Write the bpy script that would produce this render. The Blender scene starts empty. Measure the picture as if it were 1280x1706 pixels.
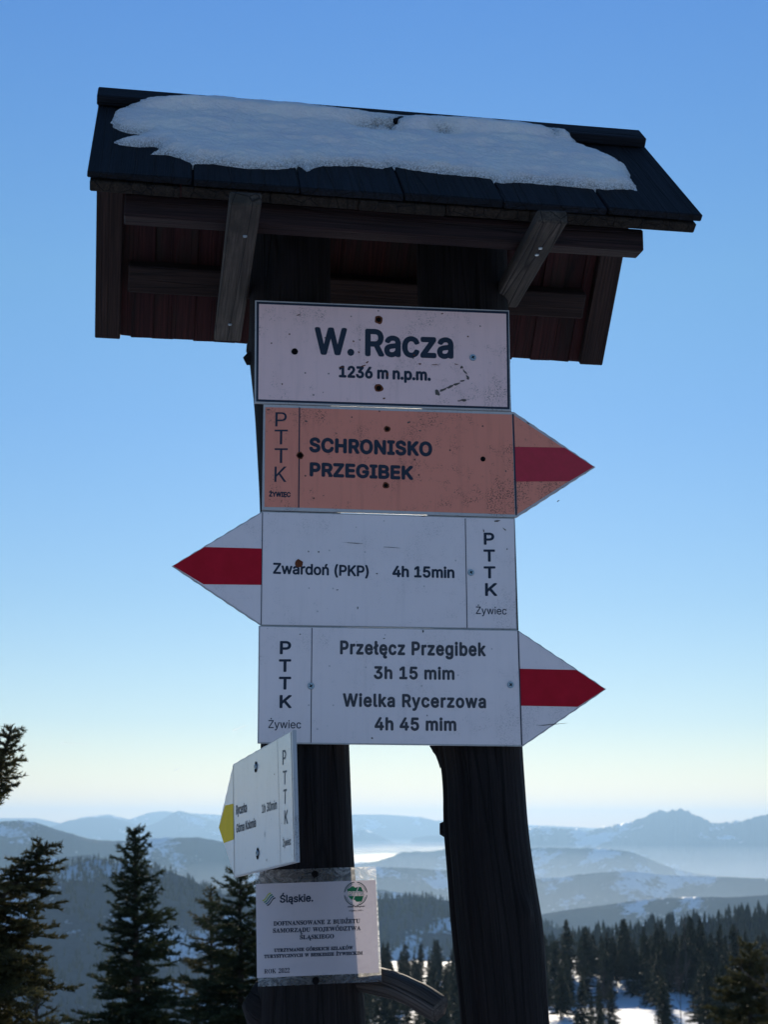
import bpy, bmesh, math, random
import numpy as np
from mathutils import Vector, Matrix
from mathutils.geometry import delaunay_2d_cdt
random.seed(7); RNG = np.random.default_rng(7)
sc = bpy.context.scene
COL = sc.collection

# ---------------------------------------------------------------- camera
EYE = 1.65
F = 2440.0                                    # focal length in pixels of a 1280 px wide frame
ROLL = 0.003
PITCH = math.atan((1380 - 853) / F)
cam_d = bpy.data.cameras.new("camera"); cam = bpy.data.objects.new("camera", cam_d); COL.objects.link(cam)
sc.camera = cam
cam.location = (0, 0, EYE)
cam.rotation_euler = (Matrix.Rotation(PITCH + math.pi/2, 3, 'X') @ Matrix.Rotation(ROLL, 3, 'Z')).to_euler()
cam_d.sensor_fit = 'VERTICAL'; cam_d.sensor_height = 36; cam_d.lens = 36 * F / 1706
cam_d.clip_start = 0.05; cam_d.clip_end = 150000
cam_d.dof.use_dof = True; cam_d.dof.focus_distance = 2.55; cam_d.dof.aperture_fstop = 12.0

# ---------------------------------------------------------------- sky and sun
SUN_EL, SUN_AZ = math.radians(15), math.radians(2.5)      # azimuth from +Y towards +X
w = bpy.data.worlds.new("World"); sc.world = w; w.use_nodes = True
nt = w.node_tree; nt.nodes.clear()
sky = nt.nodes.new("ShaderNodeTexSky"); sky.sky_type = 'NISHITA'; sky.sun_disc = False
sky.sun_elevation = SUN_EL; sky.sun_rotation = SUN_AZ
sky.altitude = 1200; sky.air_density = 1.0; sky.dust_density = 0.03; sky.ozone_density = 3.0
bg = nt.nodes.new("ShaderNodeBackground"); bg.inputs[1].default_value = 0.13
wo = nt.nodes.new("ShaderNodeOutputWorld")
wb = nt.nodes.new("ShaderNodeMix"); wb.data_type = 'RGBA'; wb.blend_type = 'MULTIPLY'; wb.inputs[0].default_value = 1.0
# winter air: cream towards the horizon, deeper blue overhead, the same all round
tcw = nt.nodes.new("ShaderNodeTexCoord"); sxw = nt.nodes.new("ShaderNodeSeparateXYZ"); nt.links.new(tcw.outputs['Generated'], sxw.inputs[0])
rw = nt.nodes.new("ShaderNodeValToRGB"); nt.links.new(sxw.outputs['Z'], rw.inputs[0])
while len(rw.color_ramp.elements) < 6: rw.color_ramp.elements.new(0.99)
for i_, (p_, c_) in enumerate([(0.02, (1.04, .78, .60)), (.07, (.82, .73, .67)), (.15, (.75, .76, .74)), (.27, (.74, .86, .90)), (.36, (.81, .99, .99)), (0.52, (.72, 1.0, 1.22))]):
    e_ = rw.color_ramp.elements[i_]; e_.position = p_; e_.color = (*[q/2 for q in c_], 1)
dbl = nt.nodes.new("ShaderNodeVectorMath"); dbl.operation = 'SCALE'; dbl.inputs['Scale'].default_value = 2.0
nt.links.new(rw.outputs[0], dbl.inputs[0]); nt.links.new(dbl.outputs[0], wb.inputs[7])
nt.links.new(sky.outputs[0], wb.inputs[6]); nt.links.new(wb.outputs[2], bg.inputs[0]); nt.links.new(bg.outputs[0], wo.inputs[0])
sun_d = bpy.data.lights.new("sun", 'SUN'); sun = bpy.data.objects.new("sun", sun_d); COL.objects.link(sun)
sun_d.energy = 3.4; sun_d.angle = math.radians(0.5); sun_d.color = (1.0, 0.88, 0.70)
sd = Vector((math.sin(SUN_AZ)*math.cos(SUN_EL), math.cos(SUN_AZ)*math.cos(SUN_EL), math.sin(SUN_EL)))
sun.rotation_euler = sd.to_track_quat('Z', 'Y').to_euler(); sun.location = (0, 0, 60)
sc.view_settings.view_transform = 'Standard'; sc.view_settings.look = 'None'
sc.view_settings.gamma = 1; sc.view_settings.use_curve_mapping = False
sc.view_settings.exposure = 0.13
sc.render.engine = 'CYCLES'
sc.cycles.use_denoising = True
sc.cycles.max_bounces = 6; sc.cycles.transparent_max_bounces = 12; sc.cycles.volume_bounces = 0

# ---------------------------------------------------------------- survey: turning measured angles into places
FW = Vector((0, math.cos(PITCH), math.sin(PITCH))); UPV = Vector((0, -math.sin(PITCH), math.cos(PITCH))); RT = Vector((1, 0, 0))
def ray(px, py):
    a, b = px - 640, py - 853
    c, s = math.cos(-ROLL), math.sin(-ROLL)
    a, b = c*a - s*b, s*a + c*b
    return FW*F + RT*a - UPV*b
def hit(px, py, P0, N):
    d = ray(px, py); C = Vector((0, 0, EYE))
    t = (P0 - C).dot(N) / d.dot(N)
    return C + d*t
def atY(px, py, Y): return hit(px, py, Vector((0, Y, 0)), Vector((0, 1, 0)))
def atR(px, py, R):                       # at horizontal distance R
    d = ray(px, py); h = math.hypot(d.x, d.y)
    return Vector((d.x/h*R, d.y/h*R, EYE + d.z/h*R))

# ---------------------------------------------------------------- materials
def newmat(name):
    m = bpy.data.materials.new(name); m.use_nodes = True
    return m, m.node_tree, m.node_tree.nodes["Principled BSDF"]
def N(nt, t, **kw):
    n = nt.nodes.new(t)
    for k, v in kw.items():
        if k.startswith('i_'):
            n.inputs[k[2:]].default_value = v
        else: setattr(n, k, v)
    return n
def ramp(nt, src, stops, interp='LINEAR'):
    r = nt.nodes.new("ShaderNodeValToRGB"); r.color_ramp.interpolation = interp
    el = r.color_ramp.elements
    while len(el) < len(stops): el.new(0.5)
    for e, (p, c) in zip(el, stops):
        e.position = p; e.color = (*c, 1) if len(c) == 3 else c
    nt.links.new(src, r.inputs[0]); return r.outputs[0]
def mixc(nt, fac, a, b, mode='MIX'):
    m = nt.nodes.new("ShaderNodeMix"); m.data_type = 'RGBA'; m.blend_type = mode
    for sock, v in ((m.inputs[0], fac), (m.inputs[6], a), (m.inputs[7], b)):
        if isinstance(v, bpy.types.NodeSocket): nt.links.new(v, sock)
        elif isinstance(v, (int, float)): sock.default_value = v
        else: sock.default_value = (*v, 1)
    return m.outputs[2]
def noise(nt, vec, scale, detail=4, rough=0.55, dist=0.0):
    n = N(nt, "ShaderNodeTexNoise"); n.inputs['Scale'].default_value = scale; n.inputs['Detail'].default_value = detail
    n.inputs['Roughness'].default_value = rough; n.inputs['Distortion'].default_value = dist
    if vec is not None: nt.links.new(vec, n.inputs['Vector'])
    return n.outputs['Fac']
def bump(nt, b, h, strength, dist):
    n = N(nt, "ShaderNodeBump"); n.inputs['Strength'].default_value = strength; n.inputs['Distance'].default_value = dist
    nt.links.new(h, n.inputs['Height']); nt.links.new(n.outputs[0], b.inputs['Normal'])
def objcoord(nt): return N(nt, "ShaderNodeTexCoord").outputs['Object']
def mapping(nt, vec, scale, loc=(0, 0, 0)):
    n = N(nt, "ShaderNodeMapping"); n.inputs['Scale'].default_value = scale; n.inputs['Location'].default_value = loc
    nt.links.new(vec, n.inputs['Vector']); return n.outputs[0]

def wood(name, c0, c1, crack=0.4, bumpd=0.004, rough=0.8, knots=True, blotch=None):
    """grain runs along the first component of the stored grain coordinate (metres)"""
    m, nt, b = newmat(name)
    g = N(nt, "ShaderNodeAttribute", attribute_name='grain').outputs['Vector']
    oi = N(nt, "ShaderNodeObjectInfo").outputs['Random']
    off = N(nt, "ShaderNodeVectorMath", operation='ADD'); nt.links.new(g, off.inputs[0])
    cmb = N(nt, "ShaderNodeCombineXYZ"); mu = N(nt, "ShaderNodeMath", operation='MULTIPLY'); mu.inputs[1].default_value = 13.7
    nt.links.new(oi, mu.inputs[0]); nt.links.new(mu.outputs[0], cmb.inputs[0]); nt.links.new(mu.outputs[0], cmb.inputs[1]); nt.links.new(cmb.outputs[0], off.inputs[1])
    v = off.outputs[0]
    fine = noise(nt, mapping(nt, v, (6, 260, 260)), 1.0, 5, 0.6, 0.3)
    mid = noise(nt, mapping(nt, v, (3, 60, 60)), 1.0, 4, 0.55, 0.6)
    big = noise(nt, mapping(nt, v, (4, 12, 12)), 1.0, 4, 0.6)
    col = mixc(nt, ramp(nt, mid, [(0.3, (0, 0, 0)), (0.7, (1, 1, 1))]), c0, c1)
    col = mixc(nt, ramp(nt, fine, [(0.35, (0.75,)*3), (0.65, (0,)*3)]), col, tuple(x*0.35 for x in c0))
    if blotch: col = mixc(nt, ramp(nt, big, [(0.48, (0, 0, 0)), (0.62, (1, 1, 1))]), col, blotch)
    # thin drying cracks
    vor = N(nt, "ShaderNodeTexVoronoi", feature='DISTANCE_TO_EDGE'); vor.inputs['Scale'].default_value = 1.0
    nt.links.new(mapping(nt, v, (1.1, 34, 34)), vor.inputs['Vector'])
    ck = ramp(nt, vor.outputs['Distance'], [(0.0, (crack,)*3), (0.035, (0,)*3)])
    col = mixc(nt, ck, col, (0.004, 0.003, 0.003))
    # a little value shift from board to board
    hsv = N(nt, "ShaderNodeHueSaturation"); mr = N(nt, "ShaderNodeMapRange"); mr.inputs[3].default_value = 0.72; mr.inputs[4].default_value = 1.25
    nt.links.new(oi, mr.inputs[0]); nt.links.new(mr.outputs[0], hsv.inputs['Value']); nt.links.new(col, hsv.inputs['Color'])
    nt.links.new(hsv.outputs[0], b.inputs['Base Color'])
    b.inputs['Roughness'].default_value = rough; b.inputs['Specular IOR Level'].default_value = 0.25
    add = N(nt, "ShaderNodeMath", operation='ADD'); nt.links.new(fine, add.inputs[0]); nt.links.new(mid, add.inputs[1])
    sub = N(nt, "ShaderNodeMath", operation='SUBTRACT'); nt.links.new(add.outputs[0], sub.inputs[0]); nt.links.new(ck, sub.inputs[1])
    bump(nt, b, sub.outputs[0], 0.7, bumpd)
    return m

M = {}
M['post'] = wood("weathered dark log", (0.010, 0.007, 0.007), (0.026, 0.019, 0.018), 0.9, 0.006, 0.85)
M['stubwood'] = wood("bare grey branch", (0.045, 0.034, 0.028), (0.13, 0.10, 0.085), 0.8, 0.004, 0.7)
M['postcut'] = wood("cut branch wood", (0.07, 0.055, 0.045), (0.16, 0.13, 0.11), 0.6, 0.004, 0.85)
M['red'] = wood("red brown stained board", (0.042, 0.0105, 0.010), (0.088, 0.024, 0.020), 0.5, 0.002, 0.75, blotch=(0.028, 0.016, 0.012))
M['brown'] = wood("brown stained beam", (0.026, 0.013, 0.010), (0.058, 0.030, 0.022), 0.5, 0.003, 0.75)
M['beam'] = wood("dark stained beam", (0.018, 0.008, 0.008), (0.042, 0.018, 0.016), 0.5, 0.003, 0.75)
M['grey'] = wood("grey weathered beam", (0.055, 0.043, 0.034), (0.125, 0.10, 0.078), 0.8, 0.003, 0.85, blotch=(0.035, 0.029, 0.023))
M['roof'] = wood("tarred roof plank", (0.006, 0.007, 0.011), (0.015, 0.017, 0.024), 0.9, 0.006, 0.8)
M['eave'] = wood("soaked under plank", (0.022, 0.015, 0.011), (0.05, 0.035, 0.024), 0.9, 0.005, 0.9)

def snowmat(name, dirty):
    m, nt, b = newmat(name); v = objcoord(nt)
    n1 = noise(nt, v, 9, 6, 0.6); n2 = noise(nt, v, 140, 4, 0.6)
    th = N(nt, "ShaderNodeAttribute", attribute_name='thick').outputs['Fac'] if dirty else None
    col = mixc(nt, ramp(nt, n1, [(0.35, (0, 0, 0)), (0.7, (1, 1, 1))]), (0.80, 0.73, 0.72), (0.93, 0.86, 0.78))
    if dirty:
        grime = mixc(nt, ramp(nt, noise(nt, v, 330, 5, 0.75), [(0.42, (0, 0, 0)), (0.60, (1, 1, 1))]), (0.74, 0.74, 0.74), (0.20, 0.19, 0.18))
        col = mixc(nt, ramp(nt, th, [(0.02, (0.95,)*3), (0.22, (0.35,)*3), (0.6, (0, 0, 0))]), col, grime)
    nt.links.new(col, b.inputs['Base Color'])
    b.inputs['Roughness'].default_value = 0.55 if dirty else 0.7
    if dirty:
        b.inputs['Subsurface Weight'].default_value = 0.35; b.inputs['Subsurface Radius'].default_value = (0.01, 0.012, 0.016)
        b.inputs['Coat Weight'].default_value = 0.15; b.inputs['Coat Roughness'].default_value = 0.35
    sb = N(nt, "ShaderNodeMath", operation='ADD'); nt.links.new(n1, sb.inputs[0]); nt.links.new(n2, sb.inputs[1])
    bump(nt, b, sb.outputs[0], 0.55 if dirty else 0.4, 0.006 if dirty else 0.05)
    return m
M['roofsnow'] = snowmat("old roof snow", True)

def landmat(name, pscale, thr, forest=(0.022, 0.030, 0.030), detail=8, stretch=1.0):
    m, nt, b = newmat(name)
    pos = N(nt, "ShaderNodeNewGeometry").outputs['Position']
    v = mapping(nt, pos, (1, stretch, 1.6))
    a = noise(nt, v, pscale, detail, 0.62, 0.25)
    f = noise(nt, v, pscale*14, 5, 0.7)
    mask = N(nt, "ShaderNodeMath", operation='MULTIPLY_ADD'); mask.inputs[1].default_value = 0.30
    nt.links.new(f, mask.inputs[0]); nt.links.new(a, mask.inputs[2])
    k = ramp(nt, mask.outputs[0], [(thr, (0, 0, 0)), (thr+0.035, (1, 1, 1))])
    fc = mixc(nt, f, tuple(x*0.6 for x in forest), tuple(min(1, x*2.4) for x in forest))
    sn = mixc(nt, f, (0.60, 0.64, 0.70), (0.84, 0.86, 0.88))
    nt.links.new(mixc(nt, k, fc, sn), b.inputs['Base Color'])
    nt.links.new(mixc(nt, k, (0.95,)*3, (0.5,)*3), b.inputs['Roughness']); b.inputs['Specular IOR Level'].default_value = 0.2
    return m

def needles(name, a, bcol, var=0.5):
    m, nt, b = newmat(name)
    pos = N(nt, "ShaderNodeNewGeometry").outputs['Position']
    n = noise(nt, pos, 7.0 * var, 4, 0.7)
    col = mixc(nt, ramp(nt, n, [(0.38, (0, 0, 0)), (0.66, (1, 1, 1))]), a, bcol)
    nt.links.new(col, b.inputs['Base Color']); b.inputs['Roughness'].default_value = 0.6
    b.inputs['Specular IOR Level'].default_value = 0.3
    tr = N(nt, "ShaderNodeBsdfTranslucent"); nt.links.new(col, tr.inputs[0])
    mx = N(nt, "ShaderNodeMixShader"); mx.inputs[0].default_value = 0.38
    nt.links.new(b.outputs[0], mx.inputs[1]); nt.links.new(tr.outputs[0], mx.inputs[2])
    nt.links.new(mx.outputs[0], nt.nodes['Material Output'].inputs[0])
    return m
M['needle'] = needles("spruce needles", (0.020, 0.034, 0.018), (0.062, 0.075, 0.030))
M['needle_sunlit'] = needles("sunlit olive spruce needles", (0.034, 0.038, 0.014), (0.13, 0.11, 0.04))  # warm tone of sunlit needles is painted into the colour
M['needle_far'] = needles("distant spruce crown", (0.012, 0.022, 0.016), (0.040, 0.050, 0.026), 0.05)
def plain(name, c, rough=0.5, metal=0.0, spec=0.4, nz=None):
    m, nt, b = newmat(name)
    if nz:
        n = noise(nt, objcoord(nt), nz[0], 5, 0.65)
        nt.links.new(mixc(nt, ramp(nt, n, [(0.35, (0,)*3), (0.7, (1,)*3)]), c, nz[1]), b.inputs['Base Color'])
        bump(nt, b, n, 0.3, 0.001)
    else: b.inputs['Base Color'].default_value = (*c, 1)
    b.inputs['Roughness'].default_value = rough; b.inputs['Metallic'].default_value = metal
    b.inputs['Specular IOR Level'].default_value = spec
    return m
M['bark'] = plain("spruce bark", (0.035, 0.026, 0.020), 0.9, nz=(40, (0.08, 0.06, 0.045)))
M['twig'] = plain("bare twig bark", (0.045, 0.03, 0.028), 0.85, nz=(20, (0.11, 0.08, 0.07)))
M['steel'] = plain("zinc screw", (0.42, 0.50, 0.56), 0.4, 0.8, nz=(900, (0.2, 0.26, 0.3)))
M['hole'] = plain("empty screw hole", (0.006, 0.005, 0.005), 0.9, spec=0.1)
M['rust'] = plain("rust", (0.10, 0.030, 0.016), 0.9, spec=0.1, nz=(700, (0.22, 0.075, 0.035)))
M['chip'] = plain("scraped paint", (0.16, 0.13, 0.11), 0.9, nz=(900, (0.05, 0.045, 0.04)))

def signpaint(name, c, dirt=0.5, gloss=0.35, speck=(0.10, 0.055, 0.04), trans=0.0, sheen=0.3):
    m, nt, b = newmat(name); v = objcoord(nt)
    big = noise(nt, v, 7, 5, 0.6); med = noise(nt, v, 42, 6, 0.75); fine = noise(nt, v, 420, 3, 0.6); streak = noise(nt, mapping(nt, v, (60, 60, 5)), 1, 4, 0.6)
    col = mixc(nt, ramp(nt, big, [(0.3, (0,)*3), (0.75, (0.35,)*3)]), c, tuple(x*0.82 for x in c))
    col = mixc(nt, ramp(nt, streak, [(0.52, (0,)*3), (0.8, (0.35*dirt,)*3)]), col, tuple(x*0.6 for x in c))
    mm = N(nt, "ShaderNodeMath", operation='MULTIPLY'); nt.links.new(med, mm.inputs[0]); nt.links.new(big, mm.inputs[1])
    area = ramp(nt, mm.outputs[0], [(0.25, (0,)*3), (0.34, (1,)*3)])
    fs = ramp(nt, fine, [(0.50, (0,)*3), (0.64, (1,)*3)])
    k = mixc(nt, 1.0, area, fs, 'MULTIPLY'); k = mixc(nt, 1.0, k, (0.75*dirt,)*3, 'MULTIPLY')
    col = mixc(nt, k, col, speck)
    # odd rust-brown spots
    vor = N(nt, "ShaderNodeTexVoronoi"); vor.inputs['Scale'].default_value = 38; nt.links.new(v, vor.inputs['Vector'])
    sp = ramp(nt, vor.outputs['Distance'], [(0.045, (dirt,)*3), (0.075, (0,)*3)])
    sel = ramp(nt, vor.outputs['Color'], [(0.60, (0,)*3), (0.63, (1,)*3)])
    col = mixc(nt, mixc(nt, 1.0, sp, sel, 'MULTIPLY'), col, speck)
    nt.links.new(col, b.inputs['Base Color'])
    b.inputs['Roughness'].default_value = gloss; b.inputs['Specular IOR Level'].default_value = sheen
    bump(nt, b, big, 0.12, 0.004)
    if trans:
        tr = N(nt, "ShaderNodeBsdfTranslucent"); nt.links.new(col, tr.inputs[0])
        mx = N(nt, "ShaderNodeMixShader"); mx.inputs[0].default_value = trans
        nt.links.new(b.outputs[0], mx.inputs[1]); nt.links.new(tr.outputs[0], mx.inputs[2])
        nt.links.new(mx.outputs[0], nt.nodes['Material Output'].inputs[0])
    return m
M['s_pink'] = signpaint("aged pinkish white enamel", (0.90, 0.60, 0.56), 0.8)
M['s_orange'] = signpaint("faded orange enamel", (0.80, 0.26, 0.17), 1.3, speck=(0.12, 0.05, 0.035))
M['s_white'] = signpaint("white sign enamel", (0.84, 0.72, 0.70), 0.45, speck=(0.22, 0.2, 0.19))
M['s_rim'] = signpaint("grimy white sign rim", (0.50, 0.48, 0.47), 1.0)
M['s_gloss'] = signpaint("glossy white sign enamel", (0.72, 0.68, 0.64), 0.3, gloss=0.22, sheen=0.6)
M['s_red'] = plain("crimson stripe", (0.50, 0.005, 0.022), 0.5, spec=0.15, nz=(25, (0.40, 0.003, 0.014)))
M['s_redf'] = plain("stripe on faded sign", (0.50, 0.035, 0.06), 0.5, spec=0.2, nz=(60, (0.42, 0.035, 0.05)))
M['s_yellow'] = plain("yellow stripe", (0.95, 0.60, 0.004), 0.6, spec=0.15, nz=(25, (0.86, 0.55, 0.006)))
M['ink'] = plain("navy black lettering", (0.008, 0.016, 0.035), 0.5)
M['ink_grey'] = plain("faded grey lettering", (0.045, 0.045, 0.055), 0.5)
M['ink_mid'] = plain("slate lettering", (0.05, 0.06, 0.07), 0.5)
M['paper'] = signpaint("printed paper", (0.68, 0.58, 0.58), 0.15, gloss=0.5, trans=0.35)
M['green'] = plain("emblem green", (0.0, 0.17, 0.05), 0.5)
M['dkgreen'] = plain("emblem ring", (0.006, 0.05, 0.05), 0.5)
M['cream'] = plain("emblem cream", (0.85, 0.66, 0.5), 0.5)
M['lime'] = plain("logo olive green", (0.42, 0.42, 0.05), 0.5)
M['teal'] = plain("logo teal", (0.005, 0.10, 0.16), 0.5)
def laminate():
    m, nt, b = newmat("wrinkled clear laminate"); v = objcoord(nt)
    n = noise(nt, mapping(nt, v, (1, 1, 1.6)), 34, 4, 0.5, 2.5); n2 = noise(nt, v, 22, 3, 0.6)
    k = ramp(nt, n, [(0.36, (0.20,)*3), (0.52, (0.34,)*3), (0.60, (0.75,)*3), (0.66, (0.40,)*3)])
    tp = N(nt, "ShaderNodeBsdfTransparent"); tp.inputs[0].default_value = (0.9, 0.93, 0.95, 1)
    tl = N(nt, "ShaderNodeBsdfTranslucent"); tl.inputs[0].default_value = (0.85, 0.85, 0.85, 1)
    gl = N(nt, "ShaderNodeBsdfGlossy"); gl.inputs['Roughness'].default_value = 0.18
    bp = N(nt, "ShaderNodeBump"); bp.inputs['Strength'].default_value = 0.6; bp.inputs['Distance'].default_value = 0.003
    nt.links.new(n, bp.inputs['Height']); nt.links.new(bp.outputs[0], gl.inputs['Normal']); nt.links.new(bp.outputs[0], tl.inputs['Normal'])
    m1 = N(nt, "ShaderNodeMixShader"); nt.links.new(k, m1.inputs[0]); nt.links.new(tp.outputs[0], m1.inputs[1]); nt.links.new(tl.outputs[0], m1.inputs[2])
    fr = N(nt, "ShaderNodeFresnel"); fr.inputs[0].default_value = 1.5; nt.links.new(bp.outputs[0], fr.inputs['Normal'])
    m2 = N(nt, "ShaderNodeMixShader"); nt.links.new(fr.outputs[0], m2.inputs[0]); nt.links.new(m1.outputs[0], m2.inputs[1]); nt.links.new(gl.outputs[0], m2.inputs[2])
    nt.links.new(m2.outputs[0], nt.nodes['Material Output'].inputs[0])
    return m
M['laminate'] = laminate()

# ---------------------------------------------------------------- object helpers
def link(name, me, mat, parent=None, loc=(0, 0, 0), rot=None):
    o = bpy.data.objects.new(name, me); COL.objects.link(o)
    if mat is not None:
        for x in (mat if isinstance(mat, (list, tuple)) else [mat]): me.materials.append(x)
    if parent is not None: o.parent = parent
    o.location = loc
    if rot is not None: o.rotation_euler = rot
    return o
def tag(o, label=None, cat=None, group=None, kind=None):
    if label: o['label'] = label
    if cat: o['category'] = cat
    if group: o['group'] = group
    if kind: o['kind'] = kind
    return o
def empty(name, loc, rot=None):
    o = bpy.data.objects.new(name, None); COL.objects.link(o); o.location = loc; o.empty_display_size = 0.2
    if rot is not None: o.rotation_euler = rot
    return o
def mesh_np(name, V, Fc, smooth=False, attrs=None, matidx=None):
    V = np.asarray(V, dtype=np.float32); Fc = np.asarray(Fc, dtype=np.int32)
    me = bpy.data.meshes.new(name)
    me.vertices.add(len(V)); me.vertices.foreach_set('co', V.ravel())
    n = Fc.shape[1]; me.loops.add(Fc.size); me.loops.foreach_set('vertex_index', Fc.ravel())
    me.polygons.add(len(Fc)); me.polygons.foreach_set('loop_start', np.arange(0, Fc.size, n, dtype=np.int32))
    me.polygons.foreach_set('loop_total', np.full(len(Fc), n, dtype=np.int32))
    me.polygons.foreach_set('use_smooth', np.full(len(Fc), smooth, dtype=bool))
    if matidx is not None: me.polygons.foreach_set('material_index', np.asarray(matidx, dtype=np.int32))
    for k, a in (attrs or {}).items():
        a = np.asarray(a, dtype=np.float32)
        if a.ndim == 2:
            at = me.attributes.new(k, 'FLOAT_VECTOR', 'POINT'); at.data.foreach_set('vector', a.ravel())
        else:
            at = me.attributes.new(k, 'FLOAT', 'POINT'); at.data.foreach_set('value', a)
    me.update(calc_edges=True); me.validate()
    return me
def board(name, O, L, W, T, l, wd, t, mat, parent, bev=0.0025, wob=0.0, jit=0.0):
    """a bevelled board: O corner, L/W/T unit axes (parent space), sizes l, wd, t"""
    bm = bmesh.new(); n = 3
    gl = bm.verts.layers.float_vector.new('grain')
    r = bmesh.ops.create_cube(bm, size=1)
    for v in bm.verts: v.co = Vector(((v.co.x+.5)*l, (v.co.y+.5)*wd, (v.co.z+.5)*t))
    for v in bm.verts:
        v.co.x += random.uniform(-jit, jit) * (1 if v.co.x > l/2 else 0)
        v.co.y += random.uniform(-wob, wob); v.co.z += random.uniform(-wob, wob)*0.6
    if bev: bmesh.ops.bevel(bm, geom=bm.edges[:], offset=bev, segments=1, affect='EDGES')
    Mx = Matrix((L, W, T)).transposed()
    for v in bm.verts:
        v[gl] = v.co.copy(); v.co = O + Mx @ v.co
    bmesh.ops.recalc_face_normals(bm, faces=bm.faces[:])
    me = bpy.data.meshes.new(name); bm.to_mesh(me); bm.free()
    return link(name, me, mat, parent)

# value noise
def vnoise(x, y, seed=0):
    xi = np.floor(x).astype(np.int64); yi = np.floor(y).astype(np.int64); fx = x-xi; fy = y-yi
    fx = fx*fx*(3-2*fx); fy = fy*fy*(3-2*fy)
    def h(a, b):
        n = (a*374761393 + b*668265263 + seed*974711) & 0x7fffffff
        n = ((n ^ (n >> 13))*1274126177) & 0x7fffffff
        return ((n ^ (n >> 16)) & 0xffff)/65535.0
    return (h(xi, yi)*(1-fx)+h(xi+1, yi)*fx)*(1-fy)+(h(xi, yi+1)*(1-fx)+h(xi+1, yi+1)*fx)*fy
def fbm(x, y, seed=0, o=5, g=0.5):
    s = 0; a = 1; t = 0
    for i in range(o):
        s = s + a*vnoise(x*2**i, y*2**i, seed+i*17); t += a; a *= g
    return s/t*2-1
def sstep(a, b, x):
    t = np.clip((x-a)/(b-a), 0, 1); return t*t*(3-2*t)

# ================================================================= TERRAIN
def px2az(px): return np.arctan((np.asarray(px, float)-640)/ (F*1.03))
def groundz(x, y):
    x = np.asarray(x, float); y = np.asarray(y, float)
    r = np.hypot(x, y); az = np.arctan2(x, y)
    px = 640 + np.tan(np.clip(az, -1.2, 1.2))*F*1.03
    front = sstep(-0.2, 0.5, np.cos(az))
    side = sstep(420, 640, px)
    R_ = np.array([0, 6, 30, 200, 420, 900, 2500, 6000, 60000.])
    zr = np.interp(r, R_, [0, 0, -2.8, -24.2, -33.5, -200, -520, -680, -700.])
    zl = np.interp(r, R_, [0, 0, -3.2, -42, -110, -230, -540, -680, -700.])
    zb = np.interp(r, R_, [0, 0, -0.5, -20, -90, -260, -560, -690, -700.])
    z = zl*(1-side)+zr*side
    z = z + 3.5*np.exp(-((r-280)/13.)**2)*sstep(850, 940, px)*(1-sstep(1230, 1300, px))  # added lip behind the forest clearing, raised to shade its snow
    z = z*front + zb*(1-front)
    amp = np.interp(r, [0, 6, 40, 300, 3000, 60000], [0.03, 0.06, 0.5, 2.0, 40, 60])
    sca = np.interp(r, [0, 40, 3000], [3., 15., 60.])
    z = z + amp*fbm(x/25., y/25., 3, 5)*sstep(2, 30, r) + 0.02*fbm(x/0.7, y/0.7, 5, 3)*sstep(1, 4, r)*(r < 60)
    z = z + np.where(r > 2000, 30*fbm(x/900., y/900., 8, 4), 0)*sstep(2000, 4000, r)
    return z
def build_ground():
    th = np.unique(np.concatenate([np.linspace(-math.pi, math.pi, 121), np.linspace(-0.34, 0.34, 340)]))[:-1]
    rr = np.concatenate([[0.0], np.geomspace(0.6, 24000, 230)])
    nt_, nr = len(th), len(rr)
    T, R = np.meshgrid(th, rr); X = R*np.sin(T); Y = R*np.cos(T); Z = groundz(X, Y)
    V = np.stack([X, Y, Z], -1).reshape(-1, 3)
    i, j = np.meshgrid(np.arange(nr-1), np.arange(nt_), indexing='ij'); jn = (j+1) % nt_
    Fc = np.stack([i*nt_+j, (i+1)*nt_+j, (i+1)*nt_+jn, i*nt_+jn], -1).reshape(-1, 4)
    me = mesh_np('ground', V, Fc, True)
    m, nt, b = newmat("snow field")
    pos = N(nt, "ShaderNodeNewGeometry").outputs['Position']
    sx = N(nt, "ShaderNodeVectorMath", operation='LENGTH'); nt.links.new(pos, sx.inputs[0])
    a = noise(nt, pos, 0.004, 8, 0.62, 0.3); s1 = noise(nt, pos, 1.7, 5, 0.6); s2 = noise(nt, pos, 30, 3, 0.6)
    far = ramp(nt, N(nt, "ShaderNodeMath", operation='MULTIPLY', i_=0).outputs[0] if False else a, [(0.47, (0,)*3), (0.51, (1,)*3)])
    mr = N(nt, "ShaderNodeMapRange"); mr.inputs[1].default_value = 420; mr.inputs[2].default_value = 700
    nt.links.new(sx.outputs['Value'], mr.inputs[0])
    forest = mixc(nt, s1, (0.018, 0.026, 0.022), (0.05, 0.055, 0.045))
    snow = mixc(nt, s1, (0.70, 0.74, 0.79), (0.86, 0.87, 0.88))
    farc = mixc(nt, far, forest, snow)
    nt.links.new(mixc(nt, mr.outputs[0], snow, farc), b.inputs['Base Color'])
    b.inputs['Roughness'].default_value = 0.6
    ad = N(nt, "ShaderNodeMath", operation='ADD'); nt.links.new(s1, ad.inputs[0]); nt.links.new(s2, ad.inputs[1])
    bump(nt, b, ad.outputs[0], 0.5, 0.05)
    o = link('ground', me, m); tag(o, kind='structure')
build_ground()

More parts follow.
